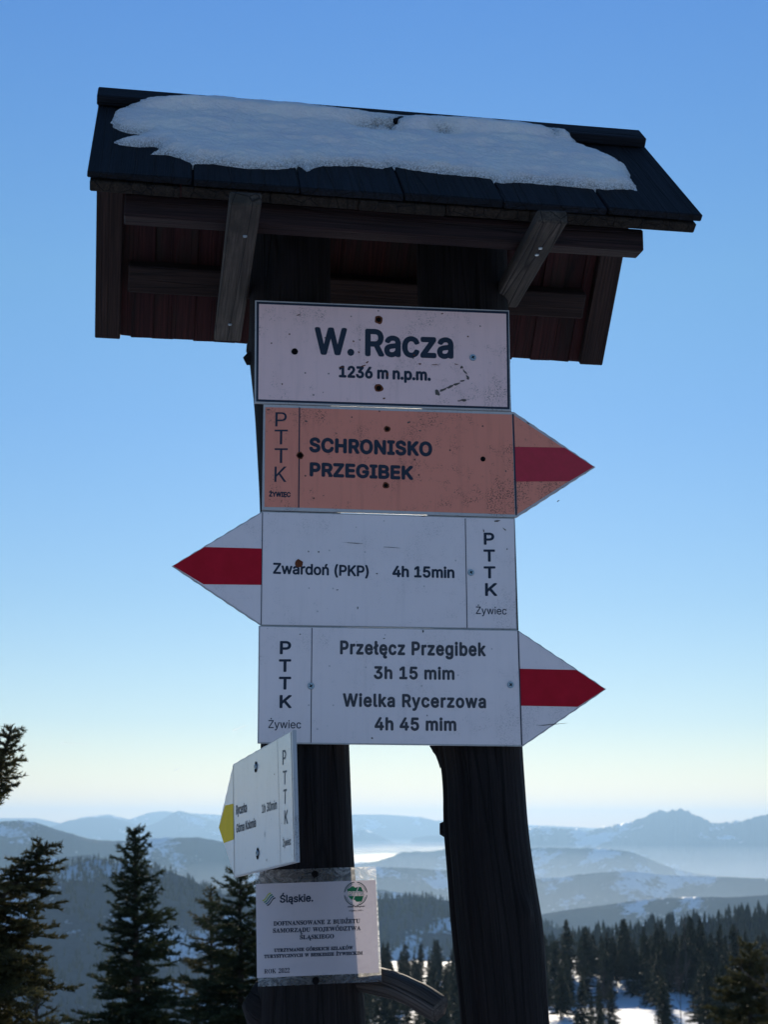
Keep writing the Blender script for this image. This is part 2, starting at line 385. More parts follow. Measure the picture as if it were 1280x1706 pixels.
def hill(name, R, prof, wf, wb, base, amp, seed, mat, ext=0, crest=0.6, wav=0.05):
    """a ridge standing at distance R: crest heights surveyed by bearing, slopes of width wf (near) and wb (far)"""
    px = np.arange(-500, 1800, 2.5)
    xs = [p[0] for p in prof]; ys = [p[1] for p in prof]
    py = np.interp(px, xs, ys)
    Rc = R*(1 + wav*fbm(px/260., px*0, seed, 3))
    az = px2az(px)
    # crest height from vertical angle
    zc = np.empty_like(px)
    for i, (a, b) in enumerate(zip(px, py)):
        d = ray(a, b); zc[i] = EYE + d.z/math.hypot(d.x, d.y)*Rc[i]; az[i] = math.atan2(d.x, d.y)
    zc = zc + crest*(R/F)*(fbm(px/9., px*0, seed+3, 4, 0.7)+0.5*fbm(px/3., px*0, seed+4, 2))
    t = np.concatenate([np.linspace(-1, 0, 60) , np.linspace(0, 1, 14)[1:]])
    T, A = np.meshgrid(t, np.arange(len(px)), indexing='ij')
    wdt = np.where(T < 0, wf, wb)
    RR = Rc[A] + T*wdt; X = RR*np.sin(az[A]); Y = RR*np.cos(az[A])
    s = np.abs(T); fall = (1-s)**1.25*(1-0.25*np.sin(s*math.pi))
    Z = base + (zc[A]-base)*fall
    sp = fbm(X/(wf*0.45), Y/(wf*0.45), seed+5, 6, 0.55)
    Z = Z + amp*sp*np.sin(np.clip(s, 0, 1)*math.pi)**0.8*(1 if True else 0)
    V = np.stack([X, Y, Z], -1).reshape(-1, 3)
    n0, n1 = T.shape
    i, j = np.meshgrid(np.arange(n0-1), np.arange(n1-1), indexing='ij')
    Fc = np.stack([i*n1+j, i*n1+j+1, (i+1)*n1+j+1, (i+1)*n1+j], -1).reshape(-1, 4)
    me = mesh_np(name, V, Fc, True)
    o = link(name, me, mat); tag(o, kind='structure')
    return dict(px=px, az=az, Rc=Rc, zc=zc, wf=wf, X=X, Y=Y, Z=Z)

m_far = landmat("far mountain slopes", 0.0016, 0.72)
m_mid = landmat("wooded hills with snowy meadows", 0.0034, 0.70)
m_mids = landmat("snowy foothills", 0.0036, 0.675)
m_near = landmat("wooded near hillside", 0.009, 0.70, (0.027, 0.034, 0.045))
H = {}
hill('mountain_range', 20500, [(-500, 1372), (0, 1363), (60, 1363), (105, 1372), (135, 1362), (180, 1357), (215, 1365), (248, 1354), (270, 1351), (300, 1354), (360, 1357), (400, 1362), (560, 1360), (592, 1357), (640, 1357), (700, 1361), (725, 1367), (800, 1366), (880, 1374), (1000, 1380), (1800, 1378)], 3000, 3000, -500, 60, 11, m_far, crest=0.3)
hill('mountain_peak', 16500, [(-500, 1400), (0, 1388), (90, 1376), (110, 1368), (150, 1361), (190, 1363), (215, 1370), (240, 1378), (265, 1368), (285, 1356), (297, 1350), (318, 1355), (345, 1364), (372, 1371), (420, 1376), (500, 1384), (560, 1386), (592, 1384), (606, 1381), (622, 1387), (645, 1398), (668, 1409), (678, 1408), (690, 1396), (712, 1392), (745, 1392), (800, 1400), (900, 1415), (1800, 1440)], 2600, 2600, -560, 60, 12, m_far, crest=0.35)
hill('rocky_mountain', 13000, [(-500, 1500), (560, 1480), (800, 1400), (860, 1386), (880, 1379), (905, 1378), (940, 1380), (985, 1383), (1008, 1378), (1040, 1371), (1060, 1366), (1078, 1360), (1083, 1355), (1094, 1353), (1100, 1348), (1106, 1350), (1113, 1352), (1121, 1348), (1128, 1349), (1134, 1345.5), (1143, 1350), (1147, 1349), (1155, 1356), (1163, 1357), (1172, 1363), (1187, 1371), (1215, 1368), (1240, 1366), (1262, 1361), (1285, 1355), (1340, 1345), (1500, 1360), (1800, 1400)], 2600, 2200, -600, 230, 13, m_far, crest=3.0)
H['m1'] = hill('hill', 9000, [(-500, 1500), (400, 1470), (560, 1440), (592, 1437), (625, 1436), (650, 1428), (668, 1420), (690, 1418), (710, 1419), (740, 1415), (800, 1412), (850, 1414), (900, 1412), (960, 1413), (1015, 1414), (1055, 1420), (1090, 1434), (1120, 1446), (1160, 1456), (1300, 1470), (1800, 1480)], 1900, 1500, -620, 70, 14, m_mid, crest=1.0)
H['m2'] = hill('hill', 6000, [(-500, 1372), (-100, 1368), (0, 1369), (30, 1367), (60, 1370), (100, 1384), (150, 1398), (185, 1401), (230, 1399), (270, 1396), (330, 1395), (370, 1402), (420, 1412), (500, 1430), (600, 1446), (640, 1444), (700, 1447), (760, 1452), (860, 1464), (930, 1462), (975, 1456), (1010, 1453), (1050, 1452), (1110, 1458), (1180, 1460), (1280, 1464), (1800, 1450)], 1500, 1200, -600, 75, 15, m_mid, crest=0.9)
H['m3'] = hill('hill', 3800, [(-500, 1440), (0, 1450), (90, 1430), (150, 1424), (210, 1440), (300, 1470), (420, 1490), (600, 1478), (660, 1486), (740, 1500), (840, 1530), (900, 1524), (950, 1515), (1000, 1509), (1060, 1500), (1110, 1496), (1160, 1494), (1220, 1495), (1280, 1491), (1800, 1480)], 1100, 900, -520, 60, 16, m_mids, crest=0.9)
H['near'] = hill('wooded_hill', 2000, [(-500, 1560), (0, 1500), (60, 1470), (100, 1448), (130, 1438), (160, 1432), (190, 1437), (240, 1441), (275, 1450), (310, 1462), (350, 1482), (400, 1500), (450, 1512), (540, 1506), (600, 1502), (640, 1497), (700, 1495), (745, 1500), (800, 1510), (860, 1522), (910, 1540), (950, 1556), (1000, 1580), (1100, 1620), (1800, 1700)], 900, 600, -420, 35, 17, m_near, crest=0.4, wav=0.03)
H['rt'] = hill('wooded_hill', 800, [(-500, 1900), (500, 1800), (800, 1650), (880, 1590), (930, 1570), (1000, 1562), (1060, 1555), (1130, 1545), (1190, 1536), (1240, 1530), (1280, 1526), (1400, 1510), (1800, 1500)], 300, 300, -260, 8, 18, m_near, crest=0.2, wav=0.02)

# ---------------------------------------------------------------- haze
bm = bmesh.new(); bmesh.ops.create_cube(bm, size=1)
for v in bm.verts: v.co = Vector((v.co.x*48600, v.co.y*48600, 0)) + Vector((0, 0, -790 if v.co.z < 0 else 300))
me = bpy.data.meshes.new('haze'); bm.to_mesh(me); bm.free()
hm = bpy.data.materials.new("thin winter haze"); hm.use_nodes = True; ntt = hm.node_tree; ntt.nodes.clear()
pv = ntt.nodes.new("ShaderNodeVolumePrincipled"); out = ntt.nodes.new("ShaderNodeOutputMaterial")
pv.inputs['Color'].default_value = (0.42, 0.68, 1.0, 1); pv.inputs['Density'].default_value = 7.2e-5; pv.inputs['Anisotropy'].default_value = 0.45
ntt.links.new(pv.outputs[0], out.inputs['Volume'])
tag(link('haze', me, hm), kind='stuff')

# ---------------------------------------------------------------- low fog lying in the valleys
def fogbank(px0, px1, R0, R1, z0, seed, th=25):
    az = np.linspace(px2az(px0), px2az(px1), 90); rr = np.linspace(R0, R1, 50)
    A, R = np.meshgrid(az, rr); X = R*np.sin(A); Y = R*np.cos(A)
    u = np.linspace(-1, 1, 90)[None, :]; v = np.linspace(-1, 1, 50)[:, None]
    e = np.clip(1-(u**2)**1.5, 0, 1)*np.clip(1-(v**2)**2, 0, 1)
    Z = z0 + th*(e**0.4-1)*3 + th*1.3*fbm(X/900., Y/900., seed, 6)
    V = np.stack([X, Y, Z], -1).reshape(-1, 3); n1 = 90
    i, j = np.meshgrid(np.arange(49), np.arange(89), indexing='ij')
    Fc = np.stack([i*n1+j, i*n1+j+1, (i+1)*n1+j+1, (i+1)*n1+j], -1).reshape(-1, 4)
    return V, Fc
m_fog, nt, b = newmat("fog top")
gl = N(nt, "ShaderNodeBsdfGlossy"); gl.inputs['Roughness'].default_value = 0.62; gl.inputs[0].default_value = (1, 0.93, 0.70, 1)
b.inputs['Base Color'].default_value = (0.95, 0.94, 0.88, 1); b.inputs['Roughness'].default_value = 1
mx = N(nt, "ShaderNodeMixShader"); mx.inputs[0].default_value = 0.42; nt.links.new(b.outputs[0], mx.inputs[1]); nt.links.new(gl.outputs[0], mx.inputs[2])
nt.links.new(mx.outputs[0], nt.nodes['Material Output'].inputs[0])
Vs, Fs, off = [], [], 0
for a in [(430, 1000, 9800, 17000, -185, 31, 30), (-100, 400, 12500, 19000, -215, 32, 35)]:
    V_, F_ = fogbank(*a); Vs.append(V_); Fs.append(F_+off); off += len(V_)
tag(link('fog', mesh_np('fog', np.concatenate(Vs), np.concatenate(Fs), True), m_fog), kind='stuff')
m_mist, nt, b = newmat("valley mist"); b.inputs['Base Color'].default_value = (0.85, 0.86, 0.88, 1); b.inputs['Roughness'].default_value = 1
mx = N(nt, "ShaderNodeMixShader"); mx.inputs[0].default_value = 0.45; tpz = N(nt, "ShaderNodeBsdfTransparent"); nt.links.new(tpz.outputs[0], mx.inputs[1]); nt.links.new(b.outputs[0], mx.inputs[2])
nt.links.new(mx.outputs[0], nt.nodes['Material Output'].inputs[0])
Vs, Fs, off = [], [], 0
for a in [(0, 420, 8200, 13500, -175, 34, 30), (560, 900, 11200, 13000, -120, 35, 20)]:
    V_, F_ = fogbank(*a); Vs.append(V_); Fs.append(F_+off); off += len(V_)
tag(link('fog', mesh_np('fog', np.concatenate(Vs), np.concatenate(Fs), True), m_mist), kind='stuff')

hm2 = bpy.data.materials.new("low mist"); hm2.use_nodes = True; ntt = hm2.node_tree; ntt.nodes.clear()
pv = ntt.nodes.new("ShaderNodeVolumePrincipled"); out = ntt.nodes.new("ShaderNodeOutputMaterial")
pv.inputs['Color'].default_value = (0.74, 0.86, 1.0, 1); pv.inputs['Density'].default_value = 6.5e-5; pv.inputs['Anisotropy'].default_value = 0.45
ntt.links.new(pv.outputs[0], out.inputs['Volume'])
for top_, ins_ in ((-125, 0), (-235, 40)):
    bm = bmesh.new(); bmesh.ops.create_cube(bm, size=1)
    for v in bm.verts: v.co = Vector((v.co.x*(40000-ins_), 13200+v.co.y*(20400-ins_), -785+ins_*.1 if v.co.z < 0 else top_))
    me = bpy.data.meshes.new('valley_mist'); bm.to_mesh(me); bm.free()
    tag(link('valley_mist', me, hm2), kind='stuff')

# ================================================================= FAR WOODS (one mass on the hills)
def cone_wood(name, hl, n, pxa, pxb, hts, seed, tmin=-0.9, tmax=0.03):
    rg = np.random.default_rng(seed)
    px = rg.uniform(pxa, pxb, n); t = tmin+(tmax-tmin)*rg.random(n)**0.55; t = np.where(rg.random(n) < 0.14, rg.uniform(-0.04, 0.015, n), t)
    iA = np.interp(px, hl['px'], np.arange(len(hl['px']))); tt = np.concatenate([np.linspace(-1, 0, 60), np.linspace(0, 1, 14)[1:]])
    iT = np.interp(t, tt, np.arange(len(tt)))
    def samp(G):
        a0 = np.floor(iT).astype(int); b0 = np.floor(iA).astype(int); fa = iT-a0; fb = iA-b0
        a1 = np.minimum(a0+1, G.shape[0]-1); b1 = np.minimum(b0+1, G.shape[1]-1)
        return (G[a0, b0]*(1-fa)+G[a1, b0]*fa)*(1-fb)+(G[a0, b1]*(1-fa)+G[a1, b1]*fa)*fb
    X, Y, Z = samp(hl['X']), samp(hl['Y']), samp(hl['Z'])
    keep = (fbm(X/140., Y/140., seed, 4) > -0.18) | (t > -0.035)
    X, Y, Z = X[keep], Y[keep], Z[keep]; n = len(X)
    h = rg.uniform(*hts, n); r = h*rg.uniform(0.17, 0.26, n)
    V = []; Fc = []
    K = 6
    ang = np.arange(K)/K*2*math.pi
    base = np.arange(n)*(2*K+2)
    a = ang[None, :]+rg.random((n, 1))*3
    rj = r[:, None]*rg.uniform(0.6, 1.3, (n, K))
    ring0 = np.stack([X[:, None]+rj*np.cos(a), Y[:, None]+rj*np.sin(a), np.broadcast_to(Z[:, None]-1+h[:, None]*0.05, a.shape)], -1)
    rk = r[:, None]*0.62*rg.uniform(0.5, 1.4, (n, K))
    ring1 = np.stack([X[:, None]+rk*np.cos(a+.5), Y[:, None]+rk*np.sin(a+.5), np.broadcast_to(Z[:, None]+h[:, None]*0.42, a.shape)], -1)
    top0 = np.stack([X, Y, Z+h*0.66], -1)[:, None]; top1 = np.stack([X, Y, Z+h], -1)[:, None]
    V = np.concatenate([ring0, ring1, top0, top1], 1).reshape(-1, 3)
    k = np.arange(K); kn = (k+1) % K
    f0 = np.stack([k, kn, np.full(K, 2*K)], -1); f1 = np.stack([K+k, K+kn, np.full(K, 2*K+1)], -1)
    f = np.concatenate([f0, f1])
    Fc = (base[:, None, None]+f[None]).reshape(-1, 3)
    o = link(name, mesh_np(name, V, Fc), M['needle_far']); tag(o, kind='stuff')
cone_wood('far_forest', H['near'], 5200, 40, 980, (7, 12), 41)
cone_wood('far_forest', H['rt'], 2600, 820, 1380, (6, 10), 42)

# ================================================================= SPRUCES
def tri_blades(P, D, ln, wd, rg):
    """one flat needle triangle per row: base point P, direction D"""
    n = len(P)
    q = rg.normal(size=(n, 3)); s = np.cross(D, q); s /= np.linalg.norm(s, axis=1)[:, None]+1e-9
    a = P+s*wd[:, None]/2; b = P-s*wd[:, None]/2; c = P+D*ln[:, None]
    V = np.stack([a, b, c], 1).reshape(-1, 3)
    return V
def tube(P, R, k=6, closed=True):
    P = np.asarray(P, float); R = np.asarray(R, float); n = len(P)
    T = np.gradient(P, axis=0); T /= np.linalg.norm(T, axis=1)[:, None]+1e-12
    up = np.array([0.13, 0.31, 0.94]); A = np.cross(T, up); bad = np.linalg.norm(A, axis=1) < 1e-3; A[bad] = [1, 0, 0]
    A /= np.linalg.norm(A, axis=1)[:, None]; B = np.cross(T, A)
    th = np.arange(k)/k*2*math.pi
    V = P[:, None]+R[:, None, None]*(A[:, None]*np.cos(th)[None, :, None]+B[:, None]*np.sin(th)[None, :, None])
    V = V.reshape(-1, 3)
    i, j = np.meshgrid(np.arange(n-1), np.arange(k), indexing='ij'); jn = (j+1) % k
    Fc = np.stack([i*k+j, i*k+jn, (i+1)*k+jn, (i+1)*k+j], -1).reshape(-1, 4)
    return V, Fc
def join(parts):
    Vs, Fs, o = [], [], 0
    for V, Fc in parts: Vs.append(V); Fs.append(Fc+o); o += len(V)
    return np.concatenate(Vs), np.concatenate(Fs)

def spruce(name, label, stem, seed, Lfun, spacing=0.16, nper=6, dens=190, nl=0.017, nw=0.0028, upfun=None, mat='needle', group=None,
           tw_step=0.04, tw_len=0.34, trunk_r=0.05, droop=0.35, cat='tree', trunkname='trunk', uneven=0.35, twup=0.0, skip=0.0):
    """stem: world polyline from the base to the tip. Whorls of boughs, side twigs on each, needles on the twigs."""
    rg = np.random.default_rng(seed)
    stem = np.array([list(p) for p in stem], float)
    seg = np.linalg.norm(np.diff(stem, axis=0), axis=1); cum = np.concatenate([[0], np.cumsum(seg)]); tot = cum[-1]
    def at(s): return np.array([np.interp(s, cum, stem[:, i]) for i in range(3)])
    segsA, segsB, segW = [], [], []                  # twig segments carrying needles
    tubes = []
    s = 0.02; az0 = rg.random()*6
    while s < tot-0.02:                              # s measured from the tip
        k = nper if rg.random() < 0.8 else nper-2
        az0 += 0.7+rg.random()
        for b in range(max(2, k)):
            if rg.random() < skip: continue
            sj = min(tot-0.01, s+rg.uniform(0, spacing*0.9))
            p0 = at(tot-sj); L = Lfun(sj)*rg.uniform(1-uneven, 1+uneven*0.6)
            if L < 0.025: continue
            az = az0+b*2*math.pi/k+rg.normal()*0.22
            el0 = (upfun(sj) if upfun else 0.75-0.6*min(1, sj/1.6))+rg.normal()*0.13
            out = np.array([math.cos(az), math.sin(az), 0])
            n = max(3, int(L/0.06)); pts = [p0]; dl = L/n
            for q in range(n):
                f = (q+0.5)/n
                el = el0 - droop*math.sin(f*math.pi*0.8)+0.35*f*f*droop*2
                pts.append(pts[-1]+dl*(out*math.cos(el)+np.array([0, 0, math.sin(el)]))+rg.normal(size=3)*dl*0.07)
            pts = np.array(pts); tubes.append(tube(pts, np.linspace(0.0035+0.007*L, 0.0015, len(pts)), 4))
            segsA.append(pts[:-1]); segsB.append(pts[1:])
            side = np.cross(out, [0, 0, 1.0])
            d = 0.02+0.18*L; sgn = 1
            cumb = np.linspace(0, L, len(pts))
            while d < L-0.01:
                f = d/L
                q0 = np.array([np.interp(d, cumb, pts[:, i]) for i in range(3)])
                tl = tw_len*min(L, 0.9)*(0.35+0.9*(1-f))*min(1, f*3+0.25)*rg.uniform(0.55, 1.2)
                tl = max(tl, 0.03)
                dr = out*rg.uniform(0.5, 0.9)+side*sgn*rg.uniform(0.6, 1.0)+np.array([0, 0, rg.normal()*0.25-0.10+twup]); dr /= np.linalg.norm(dr)
                q1 = q0+dr*tl*0.5+np.array([0, 0, -0.03*tl]); q2 = q1+(dr+np.array([0, 0, 0.18-0.5*droop*tl])+rg.normal(size=3)*0.15)*tl*0.5
                segsA.append(np.array([q0, q1])); segsB.append(np.array([q1, q2]))
                if tl > 0.07:                         # third order
                    for g in np.arange(0.035, tl, 0.045):
                        fr = g/tl; c0 = q0+(q2-q0)*fr
                        s2 = np.cross(dr, [0, 0, 1.0]); s2 /= np.linalg.norm(s2)+1e-9
                        for sg in (-1, 1):
                            dd = dr*0.8+s2*sg*0.7+rg.normal(size=3)*0.15; dd /= np.linalg.norm(dd)
                            l3 = tl*0.32*(1.1-fr)*rg.uniform(0.6, 1.3)+0.015
                            segsA.append(c0[None]); segsB.append((c0+dd*l3)[None])
                d += tw_step*rg.uniform(0.6, 1.4)*0.5; sgn = -sgn
        s += spacing*rg.uniform(0.75, 1.25)
    # leader needles
    lead = np.array([at(tot-x) for x in np.linspace(min(0.5, tot*0.5), 0, 12)]); segsA.append(lead[:-1]); segsB.append(lead[1:])
    A = np.concatenate(segsA); B = np.concatenate(segsB); Ls = np.linalg.norm(B-A, axis=1)
    dens *= 2.6; nw *= 1.5; nl *= 1.15
    cnt = np.maximum(1, rg.poisson(Ls*dens)); idx = np.repeat(np.arange(len(A)), cnt)
    f = rg.random(len(idx))[:, None]; P = A[idx]*(1-f)+B[idx]*f
    ax = (B-A)[idx]/(Ls[idx][:, None]+1e-9)
    q = rg.normal(size=(len(idx), 3)); q -= ax*np.sum(q*ax, 1)[:, None]; q /= np.linalg.norm(q, axis=1)[:, None]+1e-9
    q[:, 2] = np.where(q[:, 2] < -0.3, q[:, 2]*0.4, q[:, 2])
    D = ax*0.75+q*0.8; D /= np.linalg.norm(D, axis=1)[:, None]
    V = tri_blades(P, D, nl*rg.uniform(0.7, 1.2, len(idx)), nw*rg.uniform(0.8, 1.3, len(idx)), rg)
    base = Vector(stem[0])
    root = empty(name, base); tag(root, label, cat, group)
    o = np.array(base)
    Fn = np.arange(len(V)).reshape(-1, 3)
    link('crown', mesh_np('crown', V-o, Fn), M[mat], root)
    # boughs and trunk
    n = 26; ss = np.linspace(0, tot, n); tp = np.array([at(x) for x in ss]); tr = np.interp(ss, [0, tot], [trunk_r, 0.003])
    tubes_b = join(tubes); link('boughs', mesh_np('boughs', tubes_b[0]-o, tubes_b[1], True), M['bark'], root)
    tv = tube(tp, tr, 9); link(trunkname, mesh_np(trunkname, tv[0]-o, tv[1], True), M['bark'], root)
    return root, len(Fn)

def stem_from(pts, Y, dY=0.0, toground=True, gx=None):
    P = [atY(x, y, Y+dY*i) for i, (x, y) in enumerate(pts)]
    if toground:
        b = P[0]; bx = b.x if gx is None else gx
        gz = float(groundz(bx, b.y)); P.insert(0, Vector((bx, b.y, gz-0.05)))
        if P[1].z < P[0].z+0.02: P.pop(1)
    return P
ntri = 0
# the dark spruce in front of the blue hill, apex at eye level
_, k = spruce('spruce_tree', 'dark full spruce with single straight pointed top, left of the yellow trail sign', stem_from([(228, 1760), (226, 1560), (224, 1384)], 12.0), 101,
    lambda s: min(0.9, 0.07+0.285*s**0.8), spacing=0.062, nper=8, dens=150, nl=0.027, nw=0.0056, trunk_r=0.07, tw_step=0.06, uneven=0.4, upfun=lambda s: 0.95-0.75*min(1, s/1.4)); ntri += k
_, k = spruce('spruce_tree', 'thin crowned young spruce, first to the left of the paper notice', stem_from([(352, 1760), (352, 1480)], 15.0), 102,
    lambda s: min(0.95, 0.06+0.34*s**0.8), spacing=0.09, nper=7, dens=130, nl=0.028, nw=0.0052, trunk_r=0.05, tw_step=0.07, mat='needle_sunlit', uneven=0.5, skip=0.1); ntri += k
_, k = spruce('spruce_tree', 'spruce half hidden behind the left post and the yellow trail sign', stem_from([(402, 1760), (400, 1440)], 14.0), 103,
    lambda s: min(1.0, 0.09+0.42*s**0.8), spacing=0.08, nper=8, dens=130, nl=0.028, nw=0.0052, trunk_r=0.06, tw_step=0.07, uneven=0.5); ntri += k
_, k = spruce('spruce_tree', 'close spruce leaning in from the left edge with drooping boughs, lower of the two', stem_from([(-150, 1800), (-60, 1620), (5, 1490), (55, 1440), (78, 1404)], 7.0, 0.02, gx=-2.6), 104,
    lambda s: min(0.8, 0.05+0.50*s**0.85), spacing=0.034, nper=7, dens=230, nl=0.019, nw=0.0042, trunk_r=0.05, tw_step=0.045, droop=0.55, mat='needle_sunlit', upfun=lambda s: 0.55-0.75*min(1, s/0.8), uneven=0.5); ntri += k
_, k = spruce('spruce_tree', 'tip of a close spruce entering high at the left edge against the sky', stem_from([(-190, 1800), (-120, 1560), (-48, 1400), (-8, 1300), (20, 1208)], 6.0, 0.0, gx=-2.4), 105,
    lambda s: min(0.11, 0.035+0.30*s**0.8) if s < 0.33 else 0.07, spacing=0.026, nper=6, dens=260, nl=0.016, nw=0.0034, trunk_r=0.04, tw_step=0.035, droop=0.1, upfun=lambda s: 0.6-0.5*min(1, s/0.6), uneven=0.5, mat='needle_sunlit'); ntri += k
_, k = spruce('spruce_tree', 'brownish spruce at the right edge in front of the forest', stem_from([(1252, 1790), (1250, 1574)], 22.0), 106,
    lambda s: min(1.3, 0.12+0.5*s**0.7), spacing=0.13, nper=7, dens=110, nl=0.045, nw=0.010, trunk_r=0.06, tw_step=0.09, mat='needle_sunlit', uneven=0.5); ntri += k
_, k = spruce('spruce_tree', 'small loose spruce low in the corner beneath the leaning boughs', stem_from([(60, 1800), (60, 1585)], 9.0), 107,
    lambda s: min(0.55, 0.04+0.32*s**0.8), spacing=0.08, nper=6, dens=150, nl=0.022, nw=0.0042, trunk_r=0.03, tw_step=0.06, mat='needle_sunlit', uneven=0.6, skip=0.2); ntri += k

# forest trees: six crowns, copied
def far_spruce(seed, h=9.0):
    rg = np.random.default_rng(seed); P = []; D = []; ln = []; wd = []
    z = h*0.995; fat = rg.uniform(1.1, 1.6)
    while z > h*0.10:
        s = h-z; L = min(1.9, 0.10+0.26*s**0.9)*fat*rg.uniform(0.75, 1.1)
        nb = int(5+s*0.8); a0 = rg.random()*6
        for b in range(nb):
            if rg.random() < 0.12: continue
            a = a0+b*2*math.pi/nb+rg.normal()*0.25; Lb = L*rg.uniform(0.55, 1.25); el = 0.35-0.07*s+rg.normal()*0.1; el = max(el, -0.45)
            o = np.array([math.cos(a)*math.cos(el), math.sin(a)*math.cos(el), math.sin(el)])
            m = int(10+Lb*20)
            for q in range(m):
                f = rg.random()**0.8; p = np.array([0, 0, z])+o*Lb*f+rg.normal(size=3)*0.05
                sd_ = np.cross(o, [0, 0, 1.]); dd = o*rg.uniform(0.2, 1)+sd_*rg.normal()*0.8+np.array([0, 0, rg.normal()*0.25-0.15]); dd /= np.linalg.norm(dd)
                P.append(p); D.append(dd); ln.append(rg.uniform(0.2, 0.48)*(0.5+0.7*(1-f))*min(1, 0.35+Lb)); wd.append(rg.uniform(0.10, 0.22))
        z -= rg.uniform(0.16, 0.30)+0.012*s
    V = tri_blades(np.array(P), np.array(D), np.array(ln), np.array(wd), rg)
    crown = mesh_np('crown', V, np.arange(len(V)).reshape(-1, 3))
    t = tube(np.array([[0, 0, -0.6], [0.03, 0, h*.5], [0, 0, h*0.99]]), [0.14, 0.08, 0.01], 6)
    trunk = mesh_np('trunk', t[0], t[1], True)
    crown.materials.append(M['needle_far']); trunk.materials.append(M['bark'])
    return crown, trunk
protos = [far_spruce(200+i) for i in range(7)]
rg = np.random.default_rng(55)
cands = []
while len(cands) < 420:
    px = rg.uniform(600, 1300); r = 185+(400-185)*rg.random()**0.9
    az = float(px2az(px)); x, y = r*math.sin(az), r*math.cos(az)
    clear = (((px-1060)/110)**2+((r-232)/34)**2 < 1) or (px > 900 and px < 1010 and r < 235 and rg.random() < .8) or (abs(px-660) < 40 and r < 250)
    if clear and rg.random() < 0.82: continue
    if any((x-a)**2+(y-b)**2 < 2.7**2 for a, b, _ in cands): continue
    cands.append((x, y, px))
cands.sort(key=lambda c: -math.hypot(c[0], c[1]))
row = []
for i in range(24):
    p_ = rg.uniform(935, 1195); r_ = rg.uniform(262, 284); a_ = float(px2az(p_)); row.append((r_*math.sin(a_), r_*math.cos(a_), p_))  # extra spruces added behind the clearing to cast shade over it
for x, y, px in cands[-274:]+row:
    c_, t_ = protos[rg.integers(7)]
    k = rg.uniform(0.40, 1.0)*(0.95 + 0.25*sstep(1000, 1200, px))
    if abs(px-1060) < 150 and 255 < math.hypot(x, y) < 320: k = max(k, rg.uniform(0.8, 1.1))  # kept tall here so their shadows reach across the clearing
    root = empty('forest_spruce', (x, y, float(groundz(x, y))-0.1), (rg.normal()*0.04, rg.normal()*0.04, rg.random()*6.28))
    root.scale = (k*rg.uniform(0.85, 1.1), )*2+(k,)
    tag(root, 'dark spruce in the forest on the snowy slope below the signpost', 'tree', 'spruces in the forest behind the posts')
    for nm, m_ in (('crown', c_), ('trunk', t_)):
        o = bpy.data.objects.new(nm, m_); COL.objects.link(o); o.parent = root

# bare bushes and one dead snag
def bare(name, label, base, h, seed, spread=0.35, n=9, mat='twig', cat='shrub', depth=3, r0=0.009):
    rg = np.random.default_rng(seed); parts = []
    def grow(p, d, L, r, lev):
        m = 7; pts = [p]
        for q in range(m):
            d = d+rg.normal(size=3)*0.09; d[2] += 0.02; d /= np.linalg.norm(d); pts.append(pts[-1]+d*L/m)
        pts = np.array(pts); parts.append(tube(pts, np.linspace(r, r*0.4, m+1), 5))
        if lev > 0:
            for q in range(4+lev*2):
                i = rg.integers(2, m+1); s = rg.normal(size=3); s[2] = abs(s[2])*0.8+0.3; dd = d*0.9+s/np.linalg.norm(s)*0.75; dd /= np.linalg.norm(dd)
                grow(pts[i], dd, L*rg.uniform(0.3, 0.6), r*0.45, lev-1)
    for i in range(n):
        d = np.array([rg.normal()*spread, rg.normal()*spread, 1.0]); d /= np.linalg.norm(d)
        grow(np.array([rg.normal()*0.08, rg.normal()*0.08, -0.05]), d, h*rg.uniform(0.6, 1.0), r0*h, depth-1)
    V, Fc = join(parts)
    o = link(name, mesh_np(name, V, Fc, True), M[mat], None, base); tag(o, label, cat)
    return o
def gpt(px, Y, py=1700):
    p = atY(px, py, Y); return (p.x, Y, float(groundz(p.x, Y)))
g = gpt(120, 10.5); bare('bare_shrub', 'leafless reddish shrub between the leaning spruce and the dark spruce', g, (atY(120, 1615, 10.5).z-g[2])*0.55, 61, 0.22, 12)
g = gpt(330, 11); bare('bare_shrub', 'leafless thin shrub at the foot of the spruces left of the notice', g, (atY(330, 1660, 11).z-g[2])*0.55, 62, 0.25, 6)
g = gpt(1296, 15); bare('bare_tree', 'bare twigs of a leafless young tree reaching in from the right edge', (g[0]+0.1, 15, g[2]), (atY(1270, 1400, 15).z-g[2])*0.9, 63, 0.03, 2, cat='tree', r0=0.004)
g = gpt(1075, 120); p = atY(1139, 1522, 260)
def snag():
    rg = np.random.default_rng(9); az = float(px2az(1139)); r = 262; x, y = r*math.sin(az), r*math.cos(az); gz = float(groundz(x, y))
    h = atR(1139, 1518, r).z-gz; parts = [tube(np.array([[0, 0, -.3], [0.1, 0, h*.5], [0, 0, h]]), [0.22, 0.15, 0.03], 7)]
    for i in range(36):
        z = rg.uniform(0.35, 0.97)*h; a = rg.random()*6.3; L = (1-z/h)*2.2+0.35
        e = np.array([math.cos(a)*L, math.sin(a)*L, rg.uniform(-.4, .3)*L]); b = np.array([0, 0, z]); parts.append(tube(np.array([b, b+e*.5+[0, 0, .05], b+e]), [0.05, 0.03, 0.012], 4))
    V, Fc = join(parts); o = link('dead_tree', mesh_np('dead_tree', V, Fc, True), M['bark'], None, (x, y, gz)); tag(o, 'thin dead tree with bare stubs rising above the forest at the right', 'tree')
snag()
def shrubtree(px, r, h, seed, lab):
    az = float(px2az(px)); x, y = r*math.sin(az), r*math.cos(az)
    bare('bare_tree', lab, (x, y, float(groundz(x, y))), h, seed, 0.12, 1, cat='tree', depth=4)
